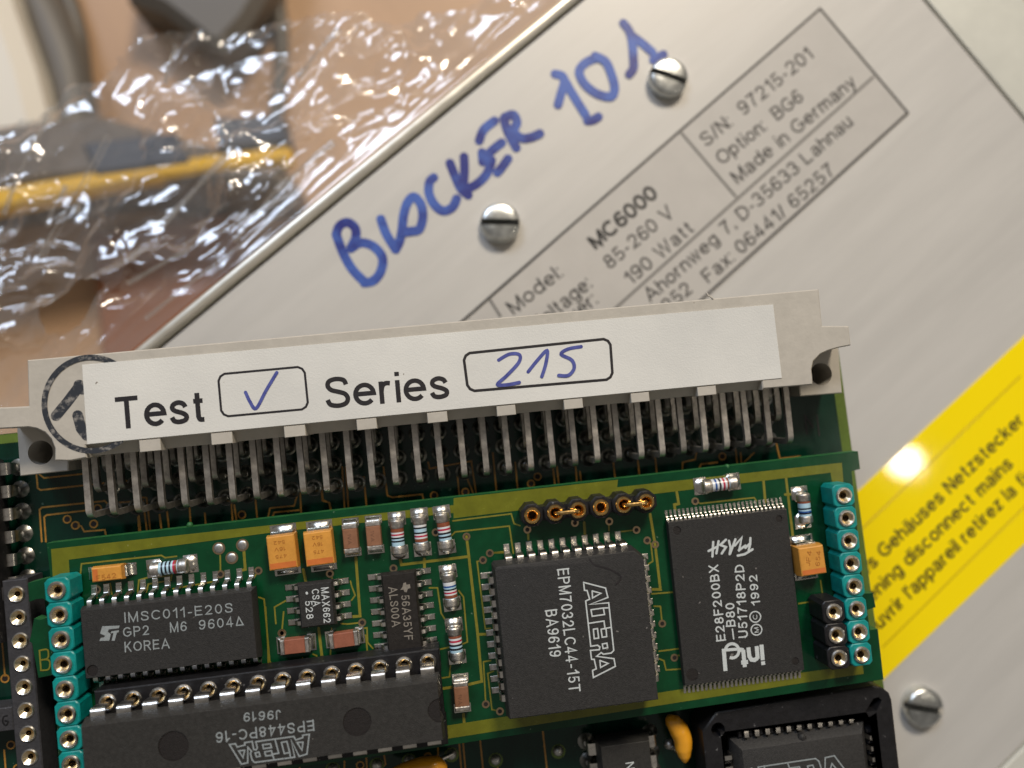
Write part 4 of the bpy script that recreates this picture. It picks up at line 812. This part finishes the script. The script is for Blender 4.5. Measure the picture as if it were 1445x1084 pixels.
# bent pins, three rows of 32
yh = [6.95, 9.49, 12.03]; zrow = [-.6, -3.14, -5.3]
for r in range(3):
    y0, zz_ = yh[r], zrow[r]; rad = .75 if r < 2 else .4; pth = [(15.2, zz_)]
    for k in range(7):
        t = k / 6 * math.pi / 2; pth.append((y0 + rad - rad * math.sin(t), zz_ - rad + rad * math.cos(t)))
    pth.append((y0, ZB - 2.4)); pth = [(a, b) for a, b in pth]
    pmz = MB().strip(pth, .64, .62, axis='x').mesh('pin', 'pin', 60); jn = MB().lathe([(1.0, 0), (.95, .06), (.78, .12), (.62, .35), (.45, .75), (.2, .9)], 16).mesh('solder_joint', 'msolder')
    for i in range(32):
        xx = 2.26 + 2.54 * i + (random.random() - .5) * .08; ob('pin', pmz, conn, (xx, (random.random() - .5) * .12, 0), (random.random() - .5) * .012)
        ob('solder_joint', jn, conn, (xx, y0, ZB), random.random())
# silk mark near the right flange
stroke('silk_mark', [zr((1010, 560), (1020, 640)), zr((1062, 560), (1072, 645)), zr((1010, 560), (1045, 610))], 3, ZB + .03, 'ink', mbrd, False)

# ---- main board chips
def dip_main(name, cx, cy, n, m, label, zt_=4.2, wid=6.4, pitch=2.54, rz=math.pi / 2, notch=False, hl=None):
    L = n * pitch - .1
    c = ob(name, dipbody(L, wid, ZB + .7, ZB + zt_, [], name, m, notch), mn, (cx, cy, 0), rz, label)
    lm = MB().strip([(wid / 2 - .1, ZB + 2.4), (3.75, ZB + 2.4), (3.95, ZB + 2.3), (4.02, ZB + 2.05), (4.02, ZB + 1.1), (3.95, ZB + .4), (3.92, ZB - .5)], .5, .26, axis='x', wl=[1.35, 1.35, 1.35, 1.3, 1.2, .7, .5]).mesh('lead', 'tin', 60)
    jm = MB().lathe([(1.0, 0), (.9, .08), (.6, .3), (.4, .7), (.15, .8)], 16).mesh('solder_joint', 'msolder')
    for i in range(n):
        for sg in (0, 1):
            v_ = Matrix.Rotation(rz, 3, 'Z') @ Vector(((i - (n - 1) / 2) * pitch, 0, 0)); ob('lead', lm, c, (cx + v_.x, cy + v_.y, 0), rz + math.pi * sg)
            v2 = Matrix.Rotation(rz + math.pi * sg, 3, 'Z') @ Vector((0, 3.92, 0)); ob('solder_joint', jm, c, (cx + v_.x + v2.x, cy + v_.y + v2.y, ZB))
    return c
lx, ly = U2(zc((40, 590))[0], ZB + 2.4)
dip_main('side_chip', lx - 3.6, ly - 6.6 * 2.54 + 7 * 2.54 - 1.02 - 7.62, 8, 'black', 'black chip at the board edge with only its leads showing')
nx, ny = U2(zq((1010, 1010))[0], ZB + 4.2)
cn = dip_main('lower_chip', nx, ny - 2.9, 4, 'dipchip', 'grey chip under the upper board with a letter at its end', pitch=2.3)
T('N', zq((1005, 1050))[0], zq((1010, 1096))[0], 12, ZB + 4.212, 'printw', cn)
# grey socket strip at the left with a cross bar
gx, gy = U2(z4((70, 345))[0], -3.0)
mb = MB(); ys = -2.54 * 9
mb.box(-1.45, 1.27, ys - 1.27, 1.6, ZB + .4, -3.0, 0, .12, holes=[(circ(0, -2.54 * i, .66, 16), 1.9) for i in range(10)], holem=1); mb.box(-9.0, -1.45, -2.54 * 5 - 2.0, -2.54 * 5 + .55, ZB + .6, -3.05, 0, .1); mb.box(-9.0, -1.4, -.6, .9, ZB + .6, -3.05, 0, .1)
g_ = ob('left_socket', mb.mesh('left_socket', ['grey', 'hole']), mn, (gx, gy, 0), 0, 'grey pin socket with silver contacts beside the teal strip')
gc = cup(.90, .20, .36, -.5, rin=.72, rh=.30)
for i in range(10): ob('socket_contact', gc, g_, (gx, gy - 2.54 * i, -3.0), random.random())
stroke('socket_mark', [ZM(0, 904, 6.02)((60, 640), (30, 650), (25, 695), (50, 720), (70, 690), (45, 680))], 2.2, -3.035, 'black', g_, True)

# square chip socket at the lower right
ZS = -1.7
so = [U2(p, ZS) for p in z8((445, 768), (1330, 618), (1385, 628), (1425, 660), (1440, 700))]
tL = np.array(so[0]); tR = np.array(so[-1]); 
sq = [tL, np.array(so[1]), np.array(so[2]), np.array(so[3]), tR, tR + np.array([0, -21.5]), np.array(U2(z8((370, 878))[0], ZS)) + np.array([0, -20.5]), np.array(U2(z8((368, 878))[0], ZS))]
ctr = np.array(U2(z8((905, 1250))[0], ZS)); cxs, cys = float((sq[7][0] + sq[4][0]) / 2), float(sq[4][1] - 11.0 + .6)
hole1 = circ(*U2(z8((455, 866))[0], ZS), .82, 18); h2 = [U2(p, ZS) for p in z8((1310, 795), (1290, 760), (1335, 690), (1365, 682), (1382, 700), (1345, 775))]
inn = 9.45
rect = [(cxs - inn, cys - inn), (cxs + inn, cys - inn), (cxs + inn, cys + inn), (cxs - inn, cys + inn)]
skt = ob('square_chip_socket', MB().prism([tuple(p) for p in sq], ZB + .3, ZS, 0, .15, holes=[(hole1, 2.0), (ccw(h2), 2.5), (rect, 3.6)]).mesh('square_chip_socket', 'black'), mn, label='square black chip socket with springy contacts along its inner sides')
cm = MB().strip([(9.3, ZS - 2.5), (9.28, ZS - .4), (9.15, ZS - .18), (8.45, ZS - .18), (8.3, ZS - .5), (8.28, ZS - 1.6)], .5, .2, axis='x').mesh('contact', 'tin', 60)
wm_ = MB().box(-.2, .2, 8.3, 9.35, ZS - 3.0, ZS - .55, 0, .04).mesh('contact_wall', 'black')
for k in range(4):
    rz = k * math.pi / 2
    for i in range(11):
        v_ = Matrix.Rotation(rz, 3, 'Z') @ Vector(((i - 5) * 1.27, 0, 0)); ob('contact', cm, skt, (cxs + v_.x, cys + v_.y, 0), rz)
        v_ = Matrix.Rotation(rz, 3, 'Z') @ Vector(((i - 5.5) * 1.27, 0, 0)); ob('contact_wall', wm_, skt, (cxs + v_.x, cys + v_.y, 0), rz)
sch = thing('square_socketed_chip', 'square grey chip with outlined logo held in the square black socket', 'chip', (cxs, cys, ZS - 3.4))
h = 8.2
def rg(d, z): return [(-h + d, -h + d, z), (h - d, -h + d, z), (h - d, h - d, z), (-h + d, h - d, z)]
sb = ob('body', MB().loft([rg(.5, ZS - 3.4), rg(.05, ZS - 1.5), rg(.05, ZS - 1.2), rg(.15, ZS - .7), rg(.95, ZS + .3), rg(1.0, ZS + .33)]).mesh('body', 'chip'), sch, (cxs, cys, 0))
ob('dimple', MB().lathe([(.5, ZS - .6), (.45, ZS + .1), (.2, ZS + .3), (.001, ZS + .3)], 16).mesh('dimple', 'chip'), sb, (cxs + .2, cys + 7.55, 0))
logo_at((1040, 1121), (1201, 1098), 33, ZS + .345, 'print', sb, 2.0)
# dipped yellow capacitors
def dipped(path, rs, legs, label):
    c = ob('dipped_capacitor', MB().tube(crom(path, 5), 1, 16, rs=list(np.interp(np.linspace(0, len(rs) - 1, (len(path) - 1) * 5 + 1), range(len(rs)), rs))).mesh('dipped_capacitor', 'yel', 80), mn, label=label)
    for a, b in legs: ob('lead', MB().tube([a, b], .25).mesh('lead', 'tin'), c)
    return c
pt = lambda p, z: (*U2(p, z), z)
zy = ZB + 2.6
dipped([pt(p, zy) for p in zq((1290, 745), (1300, 775), (1345, 840), (1370, 900), (1375, 960), (1382, 1010), (1385, 1050))], [.25, .85, 1.15, 1.1, 1.0, .7, .15], [(pt(zq((1340, 850))[0], zy), pt(zq((1300, 850))[0], ZB)), (pt(zq((1375, 990))[0], zy), pt(zq((1290, 950))[0], ZB))], 'dipped yellow capacitor beside the square black socket')
ob('solder_joint', sd, mbrd, (*U2(zq((1285, 935))[0], ZB + .3), ZB))
dipped([pt(p, zy) for p in zd((-60, 760), (60, 745), (200, 722), (340, 705), (420, 735))], [.3, .9, 1.2, 1.1, .3], [(pt(zd((200, 735))[0], zy), pt(zd((200, 735))[0], ZB))], 'dipped yellow capacitor peeking out below the long socketed chip')

# ------------------------------------------------------------------ clutter on the table
def px_on(p, z): return pt(p, z)
case = thing('tool_case', 'blurred taupe case with a yellow edge strip lying under the plastic film', 'case', (*U2((150, 250), ZT), ZT))
zt0 = ZT + 34
ob('case_shell', MB().prism([U2(p, zt0) for p in ((-260, 205), (135, 160), (400, 235), (395, 262), (130, 248), (-260, 300))], ZT, zt0, 0, 2.0).mesh('case_shell', 'taupe'), case)
ob('edge_strip', MB().prism([U2(p, zt0 - 2) for p in ((-260, 315), (0, 272), (200, 236), (410, 208), (415, 232), (200, 260), (0, 302), (-260, 345))], zt0 - 5, zt0 + 1.0, 0, 1.2).mesh('edge_strip', 'ystrip'), case)
ob('clasp', MB().prism([U2(p, zt0) for p in ((120, 205), (250, 190), (270, 232), (140, 250))], zt0 - 4, zt0 + 2.0, 0, 1).mesh('clasp', 'bluep'), case)
ob('clasp', MB().prism([U2(p, zt0) for p in ((305, 170), (400, 165), (410, 205), (310, 215))], zt0 - 8, zt0 + 2.2, 0, 1).mesh('clasp', 'bluep'), case)
zt1 = ZT + 12
cb = MB()
def cab(name, pts, r, label, m='cable'):
    P = crom([px_on(p, z) for p, z in pts], 8); return ob(name, MB().tube(P, r, 14).mesh(name, m, 80), None, (0, 0, 0), 0, label, 'cable')
cab('thick_cable', [((-30, -160), ZT + 9), ((35, -30), ZT + 9), ((75, 50), ZT + 9), ((100, 130), ZT + 9), ((112, 260), ZT + 9)], 6.5, 'thick dark grey cable lying beside the white casing')
cab('thin_cable', [((40, -160), ZT + 4), ((85, -30), ZT + 4), ((110, 50), ZT + 4), ((122, 150), ZT + 4), ((150, 290), ZT + 4)], 2.6, 'thin grey cable running alongside the thick dark cable')
cab('hanging_wire', [((340, -120), ZT + 3), ((385, -20), ZT + 3), ((398, 60), ZT + 3), ((392, 150), ZT + 3), ((380, 260), ZT + 3)], 2.2, 'thin grey wire on the tan tabletop beside the dark wedge')
wh = ob('white_casing', MB().prism([U2(p, ZT + 26) for p in ((-300, -200), (-40, -200), (8, 0), (40, 90), (72, 215), (-300, 235))], ZT, ZT + 26, 0, 4).mesh('white_casing', 'cwhite'), None, (0, 0, 0), 0, 'off-white plastic casing beside the thick dark cable', 'casing')
wd = ob('dark_wedge', MB().prism([U2(p, ZT + 18) for p in ((190, -120), (175, -5), (225, 12), (290, 62), (312, 70), (350, 30), (380, -20), (400, -120))], ZT, ZT + 18, 0, 3).mesh('dark_wedge', 'cable'), None, (0, 0, 0), 0, 'dark grey wedge-shaped tool lying on the tan tabletop', 'tool')
bc = ob('brown_card', MB().prism([U2(p, ZT + 6) for p in ((130, 330), (330, 300), (330, 520), (150, 560))], ZT, ZT + 6, 0, .5).mesh('brown_card', 'brown'), None, (0, 0, 0), 0, 'reddish brown card seen through the plastic film', 'card')

# ------------------------------------------------------------------ wrinkled plastic film hanging from the enclosure's edge
def perlin(x, y, seed):
    r_ = np.random.default_rng(seed); g = r_.uniform(0, 2 * np.pi, (256, 256))
    xi = np.floor(x).astype(int); yi = np.floor(y).astype(int); xf = x - xi; yf = y - yi
    u = xf ** 3 * (xf * (xf * 6 - 15) + 10); v = yf ** 3 * (yf * (yf * 6 - 15) + 10)
    def gr(i, j, fx, fy): a = g[i % 256, j % 256]; return np.cos(a) * fx + np.sin(a) * fy
    n00 = gr(xi, yi, xf, yf); n10 = gr(xi + 1, yi, xf - 1, yf); n01 = gr(xi, yi + 1, xf, yf - 1); n11 = gr(xi + 1, yi + 1, xf - 1, yf - 1)
    return (n00 * (1 - u) + n10 * u) * (1 - v) + (n01 * (1 - u) + n11 * u) * v
NS, NT = 520, 300
sv = np.linspace(-105, 62, NS); tv = np.linspace(1.9, 62, NT)
SS, TT = np.meshgrid(sv, tv, indexing='ij')
wx = SS + 4 * perlin(SS / 14, TT / 14, 1); wy = TT + 4 * perlin(SS / 14, TT / 14, 2)
ramp = np.clip((TT - 2) / 16, 0, 1)
rid = lambda a, b, sd_: 1 - np.abs(perlin(a, b, sd_)) * 2.2
amp = np.clip((TT - 2.2) / 9, 0, 1)
msk = np.clip(perlin(SS / 19, TT / 15, 41) * 4.2 + .42, 0, 1); msk2 = np.clip(perlin(SS / 12, TT / 10, 42) * 2.8 + .55, 0, 1)
hgt = 2.6 * rid(wx / 34, wy / 20, 3) + 1.0 * rid(wx / 26 + wy / 11, wy / 9 - wx / 40, 17) + msk * (1.7 * rid(wx / 15, wy / 7, 4) + 1.1 * rid(wx / 8 + wy / 9, wy / 4.2, 5)) + msk * msk2 * (.62 * rid(wx / 4.6 + wy / 7, wy / 2.5, 6) + .12 * rid(wx / 2.2, wy / 1.6, 9)) + .10 * perlin(SS / 2.2, TT / 2.0, 8)
fold = 1.3 * np.abs(perlin(SS / 60, (TT - .12 * SS) / 3.2, 7)) * np.exp(-TT / 16)
zf_ = ZP + .62 - .30 * np.clip(TT - 2, 0, None) * .8 - 1.2 * ramp + amp * (hgt - 4.2) - fold * np.clip((TT - 1.9) / 2, 0, 1)
jx = 1.6 * perlin(SS / 5, TT / 5, 11) * amp + .6 * perlin(SS / 1.8, TT / 1.8, 12) * amp; jy = 1.6 * perlin(SS / 5, TT / 5, 13) * amp + .6 * perlin(SS / 1.8, TT / 1.8, 14) * amp
bound = np.interp(sv, [-105, -60, -52, -44, -30, -14, 0, 12, 24, 34, 62], [60, 57, 55, 50, 44, 42, 34, 25, 15, 9, 7]) + 3.2 * perlin(sv / 6, sv * 0 + .5, 21) + 1.2 * perlin(sv / 1.9, sv * 0 + .5, 22)
keep = TT < bound[:, None]
hole_c = inv(U2((130, 440), ZP - 10)); keep &= ~(((SS - hole_c[0]) / 5.0) ** 2 + ((TT - hole_c[1]) / 3.4) ** 2 + .5 * perlin(SS / 3, TT / 3, 31) < .8)
px3 = O_[0] + E1[0] * (SS + jx) + E2[0] * (TT + jy); py3 = O_[1] + E1[1] * (SS + jx) + E2[1] * (TT + jy)
V = np.stack([px3, py3, zf_], -1).reshape(-1, 3); idx = np.arange(NS * NT).reshape(NS, NT)
kq = keep[:-1, :-1] & keep[1:, :-1] & keep[:-1, 1:] & keep[1:, 1:]
Q = np.stack([idx[:-1, :-1], idx[1:, :-1], idx[1:, 1:], idx[:-1, 1:]], -1)[kq]
fmm = bpy.data.materials.new('clear_film'); fmm.use_nodes = True; nt = fmm.node_tree; nt.nodes.clear()
out = nt.nodes.new('ShaderNodeOutputMaterial'); tr_ = nt.nodes.new('ShaderNodeBsdfTransparent'); gl = nt.nodes.new('ShaderNodeBsdfGlossy'); df = nt.nodes.new('ShaderNodeBsdfDiffuse')
mx1 = nt.nodes.new('ShaderNodeMixShader'); mx2 = nt.nodes.new('ShaderNodeMixShader'); lw = nt.nodes.new('ShaderNodeLayerWeight'); rm = nt.nodes.new('ShaderNodeMapRange')
tr_.inputs[0].default_value = (.95, .95, .95, 1); gl.inputs['Color'].default_value = (1, 1, 1, 1); gl.inputs['Roughness'].default_value = .13; df.inputs[0].default_value = (.8, .8, .8, 1)
lw.inputs['Blend'].default_value = .35; rm.inputs[3].default_value = .07; rm.inputs[4].default_value = .50
nt.links.new(lw.outputs['Facing'], rm.inputs[0]); nt.links.new(rm.outputs[0], mx1.inputs[0]); nt.links.new(tr_.outputs[0], mx1.inputs[1]); nt.links.new(gl.outputs[0], mx1.inputs[2])
mx2.inputs[0].default_value = .05; nt.links.new(mx1.outputs[0], mx2.inputs[1]); nt.links.new(df.outputs[0], mx2.inputs[2]); nt.links.new(mx2.outputs[0], out.inputs[0])
me = bpy.data.meshes.new('plastic_film'); me.from_pydata((V * S).tolist(), [], Q.tolist()); me.materials.append(fmm)
me.polygons.foreach_set('use_smooth', [True] * len(Q)); me.update()
bm = bmesh.new(); bm.from_mesh(me); bmesh.ops.delete(bm, geom=[v for v in bm.verts if not v.link_faces], context='VERTS'); bm.to_mesh(me); bm.free()
film = ob('plastic_film', me, None, (0, 0, 0), 0, 'clear crumpled plastic film hanging off the long edge of the enclosure', 'plastic film')
def strand(a, b, r, z0, z1, sag=0):
    A, B_ = np.array(px_on(a, z0)), np.array(px_on(b, z1)); n = 14; P = []; rs = []
    for i in range(n):
        t = i / (n - 1); q = A + (B_ - A) * t; q[2] -= sag * math.sin(math.pi * t); P.append(tuple(q + np.array([0, 0, .25 * math.sin(7 * t + r * 9)]))); rs.append(r * (.35 + .65 * abs(2 * t - 1)))
    return ob('film_strand', MB().tube(P, r, 8, rs=rs).mesh('film_strand', 'strand', 80), film)
sm_ = fmm.copy(); sm_.name = 'film_strand'; M['strand'] = sm_
for n_ in sm_.node_tree.nodes:
    if n_.type == 'MAP_RANGE': n_.inputs[3].default_value = .22
for a, b, r in [((66, 160), (4, 302), .42), ((152, 190), (52, 370), .25), ((158, 196), (58, 372), .16), ((92, 262), (66, 318), .4), ((248, 62), (232, 118), .4), ((478, 40), (420, 108), .5), ((330, 210), (215, 330), .7), ((415, 270), (180, 400), .35), ((420, 283), (205, 450), .3), ((400, 255), (330, 340), .3), ((470, 200), (390, 268), .55)]:
    strand(a, b, r, ZP - 8, ZP - 9)
